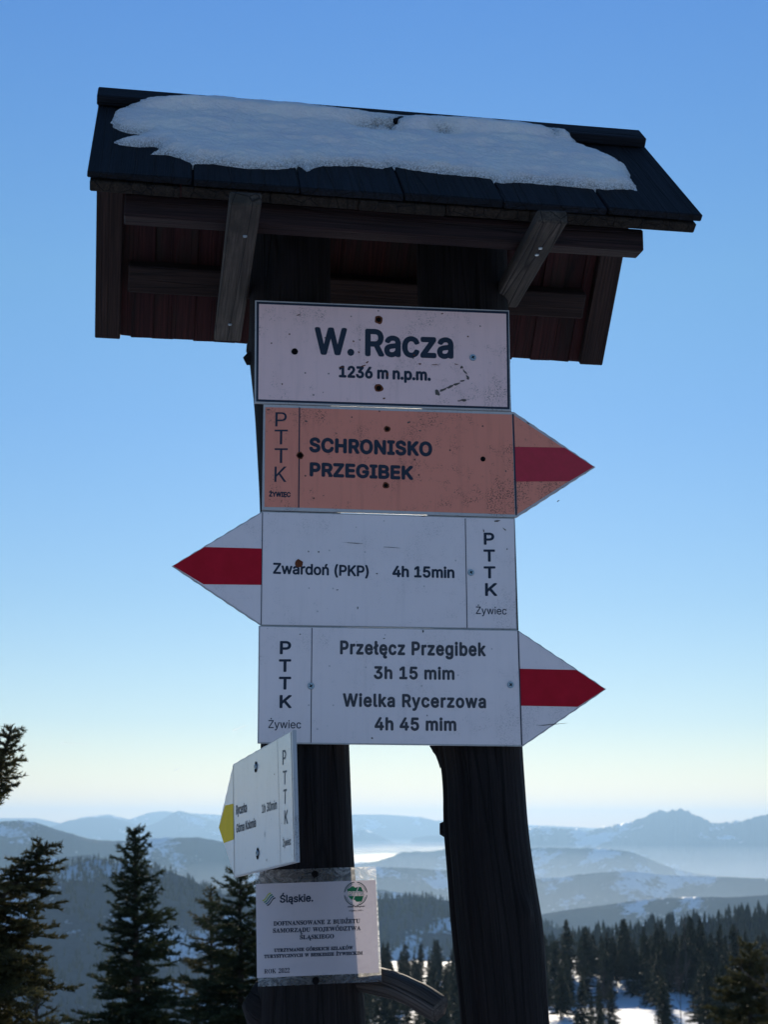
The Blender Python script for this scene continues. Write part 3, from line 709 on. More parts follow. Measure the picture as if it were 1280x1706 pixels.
shrubtree(1128, 215, 9, 71, 'slender leafless tree standing in the snowy clearing of the forest')
shrubtree(1010, 225, 5, 72, 'small leafless tree at the left side of the snowy clearing')

# ================================================================= SIGNPOST WITH SHINGLED ROOF
PS, PR = 0.1118, 0.1608
post_root = empty('wooden_signpost', (0, 2.70, 0)); tag(post_root, 'weathered two-log signpost with a small gabled plank roof, standing in snow on the summit', 'signpost')
RC = Vector((-0.0166, 2.70, EYE+1.4072))              # middle of the ridge
roofF = empty('roof', RC-Vector((0, 2.70, 0)), (0, 0, PR)); roofF.parent = post_root
aX = Vector((math.cos(PR), math.sin(PR), 0)); aY = Vector((-math.sin(PR), math.cos(PR), 0)); aZ = Vector((0, 0, 1))
def rloc(P): d = P-RC; return Vector((d.dot(aX), d.dot(aY), d.z))
def rhit(px, py, lp, ln):                             # pixel bearing onto a plane given in roof space
    Pw = RC+aX*lp.x+aY*lp.y+aZ*lp.z; Nw = aX*ln.x+aY*ln.y+aZ*ln.z
    return rloc(hit(px, py, Pw, Nw))
W2 = 1.0938/2
# front slope frame
af = math.atan2(0.300, 0.318)
fd = Vector((0, -math.cos(af), -math.sin(af))); fn = Vector((0, -math.sin(af), math.cos(af))); X1 = Vector((1, 0, 0))
FO = Vector((0, 0, -0.022)); FL = 0.318/math.cos(af)
ab = math.atan2(0.37, 0.322)
bd = Vector((0, math.cos(ab), -math.sin(ab))); bn = Vector((0, math.sin(ab), math.cos(ab)))
eavepx = [(322, 295), (497, 307), (668, 320), (833, 333), (1005, 345)]
cuts = [-W2]+[rhit(x, y-14, FO+fd*FL, fn).x for x, y in eavepx]+[W2]
cuts[-1] = W2+0.004
for i in range(6):
    a, b = cuts[i]+0.0012, cuts[i+1]-0.0012
    board('roof_plank', FO+X1*a-fn*(0.013+random.uniform(0, .004))+fd*0.01, fd, X1, fn, FL-0.012+random.uniform(-.004, .004), b-a, 0.013, M['roof'], roofF, 0.002, 0.0012, 0.003)
# under layer, its joints offset, showing brown below the eave
uc = np.linspace(-W2+0.004, W2-0.006, 8)
for i in range(7):
    board('under_plank', FO+X1*(uc[i]+.001)-fn*0.037+fd*0.03, fd, X1, fn, FL-0.032+random.uniform(-.003, .003), uc[i+1]-uc[i]-.0006, 0.019, M['eave'], roofF, 0.002, 0.001, 0.002)
# back slope boards
nb = 24; bc = np.linspace(-W2+0.03, W2-0.03, nb+1); BL = 0.322/math.cos(ab); BO = Vector((0, 0, -0.030))
for i in range(nb):
    wdt = bc[i+1]-bc[i]+0.003
    board('back_board', BO+X1*bc[i]-bn*(0.016+(0.0035 if i % 2 else 0.0)+random.uniform(0, .002))+bd*0.0, bd, X1, bn, BL-0.01+random.uniform(-.0035, .002), wdt, 0.016, M['red'], roofF, 0.0015, 0.0006, 0.002)
for xx in (-W2, W2-0.052):
    board('edge_board', BO+X1*xx-bn*0.040+bd*0.02, bd, X1, bn, BL-0.034, 0.052, 0.019, M['brown'], roofF, 0.002, 0.001)
# ridge caps
board('ridge_board', Vector((-W2-0.002, -0.002, -0.020)), X1, fd, fn, 2*W2-0.001, 0.056, 0.020, M['roof'], roofF, 0.002, 0.001)
board('ridge_board', Vector((-W2-0.002, -0.004, -0.022)), X1, bd, bn, 2*W2-0.006, 0.062, 0.020, M['roof'], roofF, 0.002, 0.001)
# front purlin under the eave, back batten, ridge batten
pz = -0.378
pl = rhit(207, 320, Vector((0, -0.275, 0)), Vector((0, 1, 0))).x; pr = rhit(1074, 380, Vector((0, -0.275, 0)), Vector((0, 1, 0))).x
board('purlin', Vector((pl, -0.270, pz)), X1, Vector((0, 1, 0)), aZ, pr-pl, 0.040, 0.042, M['beam'], roofF, 0.003, 0.001)
q0 = rhit(213, 465, BO+bd*(BL*0.66)-bn*0.055, bn); q1 = rhit(975, 510, BO+bd*(BL*0.66)-bn*0.055, bn)
tt = (q0-BO).dot(bd)
board('batten', BO+X1*q0.x+bd*(tt-0.028)-bn*0.056, X1, bd, bn, q1.x-q0.x, 0.056, 0.036, M['brown'], roofF, 0.003, 0.001)
# tie beams
def tie(pxf, pyf, pxb, pyb, zb, wid=0.054):
    f = rhit(pxf, pyf, Vector((0, 0, zb)), aZ); b = rhit(pxb, pyb, Vector((0, 0, zb)), aZ)
    d = (b-f); L = d.length; d.normalize(); s = Vector((d.y, -d.x, 0))
    o = board('tie_beam', f-s*wid/2, d, s, aZ, L, wid, 0.024, M['grey'], roofF, 0.003, 0.0012)
    return o, f, d, s
t1, f1, d1, s1 = tie(409, 342, 379, 569, -0.415)
t2, f2, d2, s2 = tie(921, 371, 840, 512, -0.400, 0.052)
def disc_mesh(r, th, k=12, cross=False):
    bm = bmesh.new(); bmesh.ops.create_cone(bm, cap_ends=True, segments=k, radius1=r, radius2=r*0.82, depth=th)
    me = bpy.data.meshes.new('screw'); bm.to_mesh(me); bm.free(); return me
def place_on(o, loc, nrm):
    o.location = loc; o.rotation_euler = nrm.to_track_quat('Z', 'Y').to_euler()
for (t_, px, py, zb) in ((t1, 408, 393, -0.415), (t1, 383, 540, -0.415), (t2, 901, 413, -0.400), (t2, 895, 424, -0.400)):
    p = rhit(px, py, Vector((0, 0, zb)), aZ); o = link('screw', disc_mesh(0.0042, 0.003), M['steel'], t_); place_on(o, p-aZ*0.0005, -aZ)

# the logs
def log(name, rows, X0, seed, extra=None):
    rows = sorted(rows)                                # (py, left px, right px)
    zs, cs, rs = [], [], []
    Yc0 = 2.6+0.012+0.083
    for py, l, r in rows:
        Y = Yc0+X0*math.tan(PS); a, b = atY(l, py, Y), atY(r, py, Y); zs.append(a.z); cs.append((a.x+b.x)/2); rs.append((b.x-a.x)/2)
    zs = np.array(zs)[::-1]; cs = np.array(cs)[::-1]; rs = np.array(rs)[::-1]
    nz, k = 260, 110
    z0, z1 = -0.3, RC.z-0.165
    Z = np.linspace(z0, z1, nz)
    Cx = np.interp(Z, zs, cs); Rr = np.interp(Z, zs, rs)
    for A in (Cx, Rr):
        A[:] = np.convolve(np.pad(A, 3, mode='edge'), np.ones(7)/7, 'valid')
    th = np.arange(k)/k*2*math.pi
    Zm, Tm = np.meshgrid(Z, th, indexing='ij')
    nn = fbm(Tm*1.6+seed*7, Zm*1.1, seed, 4)*0.035
    nn = 0.05*fbm(np.cos(Tm)*2+9, np.sin(Tm)*2+Zm*1.2, seed, 3)*0.5+0.022*(vnoise(np.cos(Tm)*9+20, np.sin(Tm)*9+Zm*0.8+20, seed+2)-0.5)
    # long drying splits and a few knots
    for q in range(9):
        a_ = (q*2.399+seed) % 6.283; w_ = 0.03+0.02*((q*7+seed) % 3); z_a = -0.2+((q*0.77+seed*0.31) % 1.9); ln_ = 0.6+((q*0.37) % 0.9)
        dd = np.angle(np.exp(1j*(Tm-a_-0.10*np.sin(Zm*3+q)))); nn = nn-0.10*np.exp(-(dd/w_)**2)*sstep(z_a, z_a+.1, Zm)*(1-sstep(z_a+ln_-.1, z_a+ln_, Zm))
    for q in range(7):
        a_ = (q*1.9+seed*2) % 6.283; z_a = 1.15+q*0.26+0.1*((q*3) % 2); dd = np.angle(np.exp(1j*(Tm-a_)))
        nn = nn+0.12*np.exp(-(dd/0.16)**2-((Zm-z_a)/0.022)**2)
    R = Rr[:, None]*(1+nn)
    Y = 2.6+0.014+Rr[:, None]+X0*math.tan(PS)
    V = np.stack([Cx[:, None]+R*np.cos(Tm), Y+R*np.sin(Tm), Zm], -1)
    g = np.stack([Zm, np.cos(Tm)*0.085, np.sin(Tm)*0.085], -1)
    V = V.reshape(-1, 3); g = g.reshape(-1, 3)
    i, j = np.meshgrid(np.arange(nz-1), np.arange(k), indexing='ij'); jn = (j+1) % k
    Fc = np.stack([i*k+j, i*k+jn, (i+1)*k+jn, (i+1)*k+j], -1).reshape(-1, 4)
    cap = [[(nz-1)*k+0, (nz-1)*k+a, (nz-1)*k+a+1, (nz-1)*k+a+2] for a in range(1, k-2, 2)]
    Fc = np.concatenate([Fc, np.array(cap)])
    V = V-np.array([0, 2.70, 0])
    return link(name, mesh_np(name, V, Fc, True, {'grain': g}), M['post'], post_root)
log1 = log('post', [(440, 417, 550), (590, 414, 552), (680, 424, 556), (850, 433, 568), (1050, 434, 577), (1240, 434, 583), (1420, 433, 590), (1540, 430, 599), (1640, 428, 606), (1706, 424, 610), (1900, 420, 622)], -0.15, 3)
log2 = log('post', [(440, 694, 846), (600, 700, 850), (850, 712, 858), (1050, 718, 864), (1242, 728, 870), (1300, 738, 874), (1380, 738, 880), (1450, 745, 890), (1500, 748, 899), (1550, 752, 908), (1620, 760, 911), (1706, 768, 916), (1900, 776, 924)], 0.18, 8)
def stub(name, pts, rad, parent, seed, matn='post', squash=1.0):
    P = np.array([list(Vector(p)-Vector((0, 2.70, 0))) for p in pts]); n = 26
    t = np.linspace(0, 1, len(P)); tt = np.linspace(0, 1, n)
    # smooth spline
    Pn = np.stack([np.interp(tt, t, P[:, i]) for i in range(3)], -1)
    for _ in range(3): Pn[1:-1] = (Pn[:-2]+Pn[1:-1]*2+Pn[2:])/4
    R = np.interp(tt, np.linspace(0, 1, len(rad)), rad)
    V, Fc = tube(Pn, R, 20); k = 20
    V = V+np.repeat(Pn*0, k, 0)
    ang = np.tile(np.arange(k)/k*6.283, n); s = np.repeat(tt, k)
    cen = np.repeat(Pn, k, 0); V = cen+(V-cen)*(1+0.16*fbm(np.cos(ang)*2+5, np.sin(ang)*2+s*3, seed, 3))[:, None]
    g = np.stack([s*0.2, np.cos(ang)*0.03, np.sin(ang)*0.03], -1)
    e = [(n-1)*k+a for a in range(k)]
    cap = np.array([[e[0], e[a], e[a+1], e[a+2]] for a in range(1, k-2, 2)]); cap2 = np.array([[0, a+2, a+1, a] for a in range(1, k-2, 2)])
    Fa = np.concatenate([Fc, cap, cap2]); mi = np.zeros(len(Fa), int); mi[len(Fc):] = 1
    return link(name, mesh_np(name, V, Fa, True, {'grain': g}, mi), [M[matn], M['postcut']], parent)
stub('branch_stub', [atY(560, 1622, 2.70), atY(605, 1629, 2.66), atY(655, 1640, 2.62), atY(698, 1661, 2.59), atY(732, 1683, 2.565)], [0.034, 0.024, 0.023, 0.0235, 0.022], log1, 4, 'stubwood')
stub('branch_stub', [atY(470, 1690, 2.70), atY(435, 1668, 2.69), atY(415, 1655, 2.69)], [0.06, 0.046, 0.024], log1, 5)
stub('branch_stub', [atY(440, 590, 2.66), atY(420, 596, 2.66), atY(408, 602, 2.66)], [0.022, 0.014, 0.008], log1, 6)
stub('branch_stub', [atY(765, 1382, 2.72), atY(745, 1381, 2.72), atY(733, 1381, 2.72)], [0.024, 0.017, 0.010], log2, 7)
stub('branch_stub', [atY(750, 1262, 2.72), atY(735, 1248, 2.72), atY(722, 1236, 2.72)], [0.028, 0.016, 0.010], log2, 8)

# ---------------------------------------------------------------- snow on the roof
def build_snow():
    out = [(190, 190), (200, 180), (226, 169), (262, 163), (310, 161), (360, 162), (420, 167), (500, 173), (560, 181), (620, 187), (700, 193), (780, 197), (860, 203), (905, 210), (925, 222), (908, 229), (930, 234), (965, 246), (1000, 258), (1030, 272), (1048, 290), (1052, 304), (1062, 318), (1040, 314), (1008, 315), (996, 314), (965, 310), (930, 306), (895, 304), (860, 302), (832, 303), (815, 298), (780, 294), (740, 290), (700, 285), (668, 280), (652, 276), (640, 280), (600, 276), (560, 276), (530, 276), (512, 284), (497, 275), (470, 280), (440, 281), (410, 279), (380, 275), (350, 271), (325, 272), (300, 262), (275, 256), (252, 256), (268, 248), (262, 243), (230, 243), (200, 240), (190, 236), (215, 232), (240, 224), (216, 222), (195, 214), (188, 204)]
    holes = [[(602, 212.5), (618, 210), (640, 210), (668, 213), (655, 215.5), (630, 216), (612, 215)], [(733, 217), (739, 215), (745, 217), (741, 220), (734, 219)]]
    O = FO+fn*0.0
    def st(x, y):
        best = None
        for q in range(45):
            T_ = q*0.003; h_ = 0.0222*(1-float(sstep(0.057, 0.095, T_))); p = rhit(x, y, FO+fn*h_, fn); t = (p-FO).dot(fd)
            if best is None or abs(t-T_) < best[0]: best = (abs(t-T_), p.x, T_ if T_ < 0.1 else t)
        if best[0] < 0.004: return best[1:]
        p = rhit(x, y, FO, fn); return (p.x, (p-FO).dot(fd))
    poly = np.array([st(*p) for p in out]); hp = [np.array([st(*p) for p in h]) for h in holes]
    x0, x1, t0, t1 = poly[:, 0].min()-.02, poly[:, 0].max()+.02, max(0.002, poly[:, 1].min()-.02), min(FL+0.01, poly[:, 1].max()+.02)
    h = 0.0028; xs = np.arange(x0, x1, h); ts = np.arange(t0, t1, h); X, T = np.meshgrid(xs, ts)
    Xw = X+0.010*fbm(X/0.022, T/0.015, 71, 5, 0.7); Tw = T+0.009*fbm(X/0.03, T/0.015, 83, 5, 0.7)
    def sdf(poly):
        d = np.full(X.shape, 1e9); inside = np.zeros(X.shape, bool); n = len(poly)
        for i in range(n):
            a, b = poly[i], poly[(i+1) % n]; e = b-a; L2 = (e**2).sum()
            u = np.clip(((Xw-a[0])*e[0]+(Tw-a[1])*e[1])/L2, 0, 1); dd = np.hypot(Xw-a[0]-u*e[0], Tw-a[1]-u*e[1]); d = np.minimum(d, dd)
            c = ((a[1] > Tw) != (b[1] > Tw)) & (Xw < (b[0]-a[0])*(Tw-a[1])/(b[1]-a[1]+1e-12)+a[0]); inside ^= c
        return np.where(inside, d, -d)
    D = sdf(poly)
    HD = np.full(X.shape, 1e9)
    for p in hp: h_ = -sdf(p); D = np.minimum(D, h_); HD = np.minimum(HD, h_)
    th = 0.018*(1-np.exp(-np.maximum(D, 0)/0.014))+np.minimum(D, 0)*1.4
    th = th*(1+0.45*fbm(X/0.09, T/0.05, 91, 5, 0.6))+np.where(D > 0, 0.0022*fbm(X/0.018, T/0.018, 95, 4)+0.006*fbm(X/0.3, T/0.05, 96, 2)*np.clip(D/0.03, 0, 1), 0)
    th = np.where(D > 0, np.maximum(th, 0.0015), np.maximum(th, -0.012))
    th = np.where(th > 0, th*np.clip(0.2+HD/0.04, 0.2, 1), th)
    th = np.where(th > 0, th*(0.5+0.5*sstep(0.03, 0.10, T))+0.0222*(1-sstep(0.057, 0.095, T)), th)
    keep = D > -0.008
    P = np.array(FO)[None, None]+X[..., None]*np.array([1, 0, 0])+T[..., None]*np.array(fd)+th[..., None]*np.array(fn)
    n0, n1 = X.shape; i, j = np.meshgrid(np.arange(n0-1), np.arange(n1-1), indexing='ij')
    K = keep[:-1, :-1] & keep[1:, :-1] & keep[:-1, 1:] & keep[1:, 1:]
    Fc = np.stack([i*n1+j, (i+1)*n1+j, (i+1)*n1+j+1, i*n1+j+1], -1)[K]
    thick = np.clip(D/0.05, 0, 1).reshape(-1)
    V = P.reshape(-1, 3); used = np.unique(Fc); remap = np.full(len(V), -1); remap[used] = np.arange(len(used))
    o = link('roof_snow', mesh_np('roof_snow', V[used], remap[Fc], True, {'thick': thick[used]}), M['roofsnow'], None, RC, (0, 0, PR))
    tag(o, 'patch of old crusted snow lying on the front slope of the little plank roof', 'snow')
build_snow()

# ================================================================= SIGNS
fp = bpy.utils.resource_path('LOCAL')+'/datafiles/fonts/'
def font(n):
    try: return bpy.data.fonts.load(fp+n)
    except Exception: return None
INTER = font('Inter.woff2'); MATHF = font('NotoSansMath-Regular.woff2')
def text_verts(s, fnt, bold=0.0, spacing=1.0):
    key = (s, fnt.name if fnt else '', spacing)
    if key in TXT: return TXT[key][0].copy(), list(TXT[key][1])
    cu = bpy.data.curves.new('t', 'FONT'); cu.body = s; cu.size = 1; cu.space_character = spacing
    cu.resolution_u = 3; cu.offset = bold
    if fnt: cu.font = fnt
    o = bpy.data.objects.new('t', cu); COL.objects.link(o)
    dg = bpy.context.evaluated_depsgraph_get(); dg.update()
    cv = o.evaluated_get(dg).to_curve(dg)
    loops = []
    for sp in cv.splines:
        P = []; bp = sp.bezier_points; n = len(bp)
        for i in range(n):
            a_, b_ = bp[i], bp[(i+1) % n]
            p0, p1, p2, p3 = a_.co, a_.handle_right, b_.handle_left, b_.co
            straight = (p1-p0).cross(p3-p0).length < 1e-6 and (p2-p0).cross(p3-p0).length < 1e-6
            for t in ((0,) if straight else (0, .25, .5, .75)):
                q = p0*(1-t)**3+p1*3*t*(1-t)**2+p2*3*t*t*(1-t)+p3*t**3
                if not P or (Vector(P[-1])-Vector((q.x, q.y))).length > 1e-5: P.append((q.x, q.y))
        if len(P) > 2: loops.append(P)
    bpy.data.objects.remove(o); bpy.data.curves.remove(cu)
    vs, es = [], []
    for P in loops:
        o_ = len(vs); vs += [Vector(p) for p in P]; es += [(o_+i, o_+(i+1) % len(P)) for i in range(len(P))]
    r_ = delaunay_2d_cdt(vs, es, [], 0, 1e-6)
    OV, OF = r_[0], r_[2]
    def wind(x, y):
        c = 0
        for P in loops:
            for i in range(len(P)):
                (xa, ya), (xb, yb) = P[i-1], P[i]
                if (ya > y) != (yb > y) and x < (xb-xa)*(y-ya)/(yb-ya)+xa: c += 1 if yb > ya else -1
        return c
    Fs = [tuple(f) for f in OF if wind(sum(OV[i].x for i in f)/len(f), sum(OV[i].y for i in f)/len(f)) != 0]
    used = sorted({i for f in Fs for i in f}); rm = {k: n for n, k in enumerate(used)}
    res = (np.array([(OV[i].x, OV[i].y, 0) for i in used]), [tuple(rm[i] for i in f) for f in Fs])
    TXT[key] = res
    return res
TXT = {}
def cap_height(fnt, bold, ch='H'):
    V, _ = text_verts(ch, fnt, bold); return V[:, 1].min(), V[:, 1].max()

SERIF = {}
for i in range(26): SERIF[chr(65+i)] = chr(0x1D400+i); SERIF[chr(97+i)] = chr(0x1D41A+i)
for i in range(10): SERIF[str(i)] = chr(0x1D7CE+i)
DIA = {'Ż': 'Z.', 'Ź': "Z'", 'Ą': 'A,', 'Ó': "O'", 'Ś': "S'", 'Ć': "C'", 'Ę': 'E,'}
def serif_verts(s, bold=0.0):
    """bold roman capitals with the Polish accents set by hand"""
    adv = 0.0; AV = []; AF = []; off = 0
    for ch in s:
        if ch == ' ': adv += 0.27; continue
        base, mk = (DIA[ch][0], DIA[ch][1]) if ch in DIA else (ch, None)
        V, Fs = text_verts(SERIF[base], MATHF, bold)
        x0, x1 = V[:, 0].min(), V[:, 0].max(); top = V[:, 1].max()
        V = V.copy(); V[:, 0] += adv-x0; 
        AV.append(V); AF += [tuple(i+off for i in f) for f in Fs]; off += len(V)
        c = adv+(x1-x0)/2; q = []
        if mk == '.': q = [(c-.055, top+.07), (c+.055, top+.07), (c+.055, top+.18), (c-.055, top+.18)]
        if mk == "'": q = [(c-.05, top+.05), (c+.02, top+.05), (c+.13, top+.19), (c+.01, top+.19)]
        if mk == ',': q = [(adv+x1-x0-.09, 0.0), (adv+x1-x0-.17, -.1), (adv+x1-x0-.06, -.2), (adv+x1-x0+.01, -.17), (adv+x1-x0-.06, -.1), (adv+x1-x0-.02, 0.0)]
        if q:
            AV.append(np.array([[a, b, 0] for a, b in q])); AF.append(tuple(range(off, off+len(q)))); off += len(q)
        adv += (x1-x0)+0.035
    return np.concatenate(AV), AF

class Sign:
    """a flat plate: local x along the plate, z up, -y towards the viewer's side"""
    def __init__(s, name, label, cat, O, X, Z, group=None):
        s.X = X.normalized(); s.Z = (Z-s.X*Z.dot(s.X)).normalized(); s.Y = s.Z.cross(s.X); s.O = O
        R = Matrix((s.X, s.Y, s.Z)).transposed()
        s.root = empty(name, O, R.to_euler()); tag(s.root, label, cat, group)
    def uv(s, px, py, off=0.0):
        p = hit(px, py, s.O-s.Y*off, s.Y)-s.O; return (p.dot(s.X), p.dot(s.Z))
    def poly(s, name, pts, y, mat, thick=None, uv=False, parent=None, label=None, bev=0.0):
        P = [p if uv else s.uv(*p) for p in pts]
        a = sum(P[i][0]*P[(i+1) % len(P)][1]-P[(i+1) % len(P)][0]*P[i][1] for i in range(len(P)))
        if a < 0: P = P[::-1]
        bm = bmesh.new(); vs = [bm.verts.new((u, y, v)) for u, v in P]; f = bm.faces.new(vs)
        if thick:
            r = bmesh.ops.extrude_face_region(bm, geom=[f]); 
            for e in r['geom']:
                if isinstance(e, bmesh.types.BMVert): e.co.y += thick
        bmesh.ops.recalc_face_normals(bm, faces=bm.faces[:])
        if not thick:
            for f in bm.faces:
                if f.normal.y > 0: f.normal_flip()
        if thick and bev:
            es = [e for e in bm.edges if abs(e.verts[0].co.y-y) < 1e-6 and abs(e.verts[1].co.y-y) < 1e-6]
            bmesh.ops.bevel(bm, geom=es, offset=bev, segments=2, affect='EDGES')
        me = bpy.data.meshes.new(name); bm.to_mesh(me); bm.free()
        o = link(name, me, mat, parent or s.root)
        if label: o['label'] = label
        return o
    def line(s, pts, wpx, y, mat, name='dividing_line'):
        (a, b), (c, d) = s.uv(*pts[0]), s.uv(*pts[1]); L = math.hypot(c-a, d-b); nx, ny = -(d-b)/L*wpx/2, (c-a)/L*wpx/2
        return s.poly(name, [(a+nx, b+ny), (c+nx, d+ny), (c-nx, d-ny), (a-nx, b-ny)], y, mat, uv=True)
    def text(s, txt, L, R, H, mat, bold=0.0, font_=None, serif=False, y=-0.0008, spacing=1.0, capch=None):
        """L, R: pixel bearings of the left and right end of the baseline; H: bearing of the cap top above L"""
        V, Fs = serif_verts(txt, 0.0) if serif else text_verts(txt, font_ or INTER, 0.0, spacing)
        u0, v0 = s.uv(*L); u1, v1 = s.uv(*R); _, vh = s.uv(*H); ch = vh-v0
        y0, y1 = (0, 0.0)
        if serif: c0, c1 = CAPS['serif']
        else: c0, c1 = cap_height(font_ or INTER, 0.0, capch or 'H')
        x0, x1 = V[:, 0].min(), V[:, 0].max()
        U = (V[:, 0]-x0)/(x1-x0); Uu = u0+(u1-u0)*U; Vv = v0+(v1-v0)*U+(V[:, 1]-c0)/(c1-c0)*ch
        base_v = list(zip(Uu, Vv)); allv, allf = [], []
        e = bold*ch/(c1-c0)
        offs = [(0, 0)]+([(e*math.cos(q*0.7854), e*math.sin(q*0.7854)) for q in range(8)] if bold > 0.001 else [])
        sx_ = 1-2*e/abs(u1-u0) if abs(u1-u0) > 3*e else 1; um = (u0+u1)/2; sy_ = 1-2*e/abs(ch); vm = (v0+v1+ch)/2
        for q, (du, dv) in enumerate(offs):
            o_ = len(allv); allv += [(um+(a-um)*sx_+du, y-0.000012*q, vm+(b-vm)*sy_+dv) for a, b in base_v]; allf += [tuple(i+o_ for i in f) for f in Fs]
        me = bpy.data.meshes.new('lettering'); me.from_pydata(allv, [], allf)
        bm = bmesh.new(); bm.from_mesh(me); bm.normal_update()
        for f in bm.faces:
            if f.normal.y > 0: f.normal_flip()
        bm.to_mesh(me); bm.free(); me.update()
        return link('lettering', me, mat, s.root)
    def ring(s, c, r0, r1, y, mat, name='ring', k=20, a0=0, a1=6.2832):
        u, v = c; vs = []; Fs = []
        for i in range(k+1):
            a = a0+(a1-a0)*i/k; vs += [(u+r0*math.cos(a), y, v+r0*math.sin(a)), (u+r1*math.cos(a), y, v+r1*math.sin(a))]
        for i in range(k): Fs.append((2*i, 2*i+1, 2*i+3, 2*i+2))
        me = bpy.data.meshes.new(name); me.from_pydata(vs, [], Fs); return link(name, me, mat, s.root)
    def screw(s, px, py, r=0.006):
        u, v = s.uv(px, py); o = link('screw', disc_mesh(r, 0.004, 14), M['steel'], s.root); o.location = (u, -0.0015, v); o.rotation_euler = (math.pi/2, 0, 0)
        bm = bmesh.new()
        for q in (0.6, 2.17):
            c_, s_ = math.cos(q), math.sin(q); L_, w_ = r*0.5, r*0.13
            bm.faces.new([bm.verts.new((a*c_-b*s_, a*s_+b*c_, 0.0025)) for a, b in ((-L_, -w_), (L_, -w_), (L_, w_), (-L_, w_))])
        me = bpy.data.meshes.new('cross_slot'); bm.to_mesh(me); bm.free(); link('cross_slot', me, M['hole'], o)
        return o
    def hole(s, px, py, r=0.0045, rust=True, fill='hole'):
        u, v = s.uv(px, py)
        rg_ = random.Random(int(px*7+py)); pts = lambda rr, j: [(u+rr*(1+rg_.uniform(-j, j))*math.cos(a*0.4488), v+rr*(1+rg_.uniform(-j, j))*math.sin(a*0.4488)) for a in range(14)]
        if rust: s.poly('rust_stain', pts(r*1.45, 0.16), -0.0010, M['rust'], uv=True)
        s.poly('screw_hole', pts(r*(0.85 if rust else 1), 0.06), -0.0013, M[fill], uv=True)
CAPS = {}
V_, _ = text_verts(SERIF['H'], MATHF, 0.0); CAPS['serif'] = (V_[:, 1].min(), V_[:, 1].max())

SX = Vector((math.cos(PS), math.sin(PS), 0)); SZ = Vector((0, 0, 1))
def plate_sign(name, label, px, py, off=0.0, group=None, cat='sign'):
    nrm = SZ.cross(SX)                                   # pointing away from the viewer
    P0 = Vector((0, 2.6, EYE))+nrm*off
    O = hit(px, py, P0, nrm)
    return Sign(name, label, cat, O, SX, SZ, group)
def jag(a, b, n=16, amp=0.45, rg_=random.Random(3)):
    """points along a sawn, slightly scalloped edge (pixels)"""
    out = []; L = math.hypot(b[0]-a[0], b[1]-a[1]); nx, ny = -(b[1]-a[1])/L, (b[0]-a[0])/L
    for i in range(1, n):
        f = i/n; k = amp*(1 if i % 2 else -1)*rg_.uniform(0.5, 1.2); out.append((a[0]+(b[0]-a[0])*f+nx*k, a[1]+(b[1]-a[1])*f+ny*k))
    return out

# --- 1 summit name board
S = plate_sign('name_board', 'pinkish white board with dark border naming the summit and its height, topmost of the signs', 638, 684, -0.004)
S.poly('panel', [(425, 500), (849, 517), (852, 684.5), (424, 671)], 0, M['s_rim'], 0.007, bev=0.001)
S.poly('border', [(427.5, 502.5), (847.5, 519), (849.5, 682), (426.5, 669)], -0.0003, M['ink'])
S.poly('printed_face', [(431.5, 506.5), (843.8, 523), (845.8, 678.3), (430.3, 665.4)], -0.0006, M['s_pink'])
S.text('W. Racza', (523.5, 591), (756, 598), (523.5, 545), M['ink'], 0.024, y=-0.0009)
S.text('1236 m n.p.m.', (564.5, 629), (718, 635), (564.5, 609), M['ink'], 0.032, y=-0.0009, capch='1')
S.hole(631, 533, 0.0055); S.hole(491, 586, 0.0062, False); S.hole(631, 647, 0.0055); S.screw(788, 596, 0.007)
def chips(S, pts, name, mat='chip'):
    rg_ = random.Random(5); bm = bmesh.new()
    for (x, y, w_, h_, a) in pts:
        u, v = S.uv(x, y); sc_ = 0.00107
        P = []
        for q in range(9):
            t = q/9*6.283; r = rg_.uniform(0.6, 1.25); du, dv = w_/2*sc_*math.cos(t)*r, h_/2*sc_*math.sin(t)*r
            P.append(bm.verts.new((u+du*math.cos(a)-dv*math.sin(a), -0.0012, v+du*math.sin(a)+dv*math.cos(a))))
        bm.faces.new(P)
    bmesh.ops.recalc_face_normals(bm, faces=bm.faces[:])
    me = bpy.data.meshes.new(name); bm.to_mesh(me); bm.free(); o = link(name, me, M[mat], S.root); o['kind'] = 'stuff'; return o
chips(S, [(729, 655, 7, 12, .3), (738, 650, 14, 5, .35), (750, 645, 16, 5, .35), (761, 640, 12, 4, .4), (771, 635, 9, 3, .2), (780, 631, 6, 4, .2), (775, 620, 14, 3, -.9), (769, 612, 6, 6, 0), (772, 667, 10, 5, 0), (779, 628, 4, 8, .6), (765, 668, 8, 2, 0)], 'paint_scrape')
chips(S, [(589, 569, 3, 3, 0), (605, 610, 9, 3, .3), (612, 604, 6, 3, .5), (598, 587, 3, 3, 0), (700, 607, 5, 3, 0), (780, 561, 4, 3, 0), (646, 624, 4, 7, 0), (452, 572, 3, 3, 0), (482, 557, 3, 3, 0), (725, 608, 14, 1.5, 0), (760, 607, 10, 1.5, -.2), (640, 664, 5, 3, 0), (470, 640, 3, 3, 0), (497, 525, 8, 2, .4), (690, 592, 4, 3, 0), (568, 612, 10, 2, .1), (737, 523, 5, 2, .3)], 'rust_speck', 'rust')

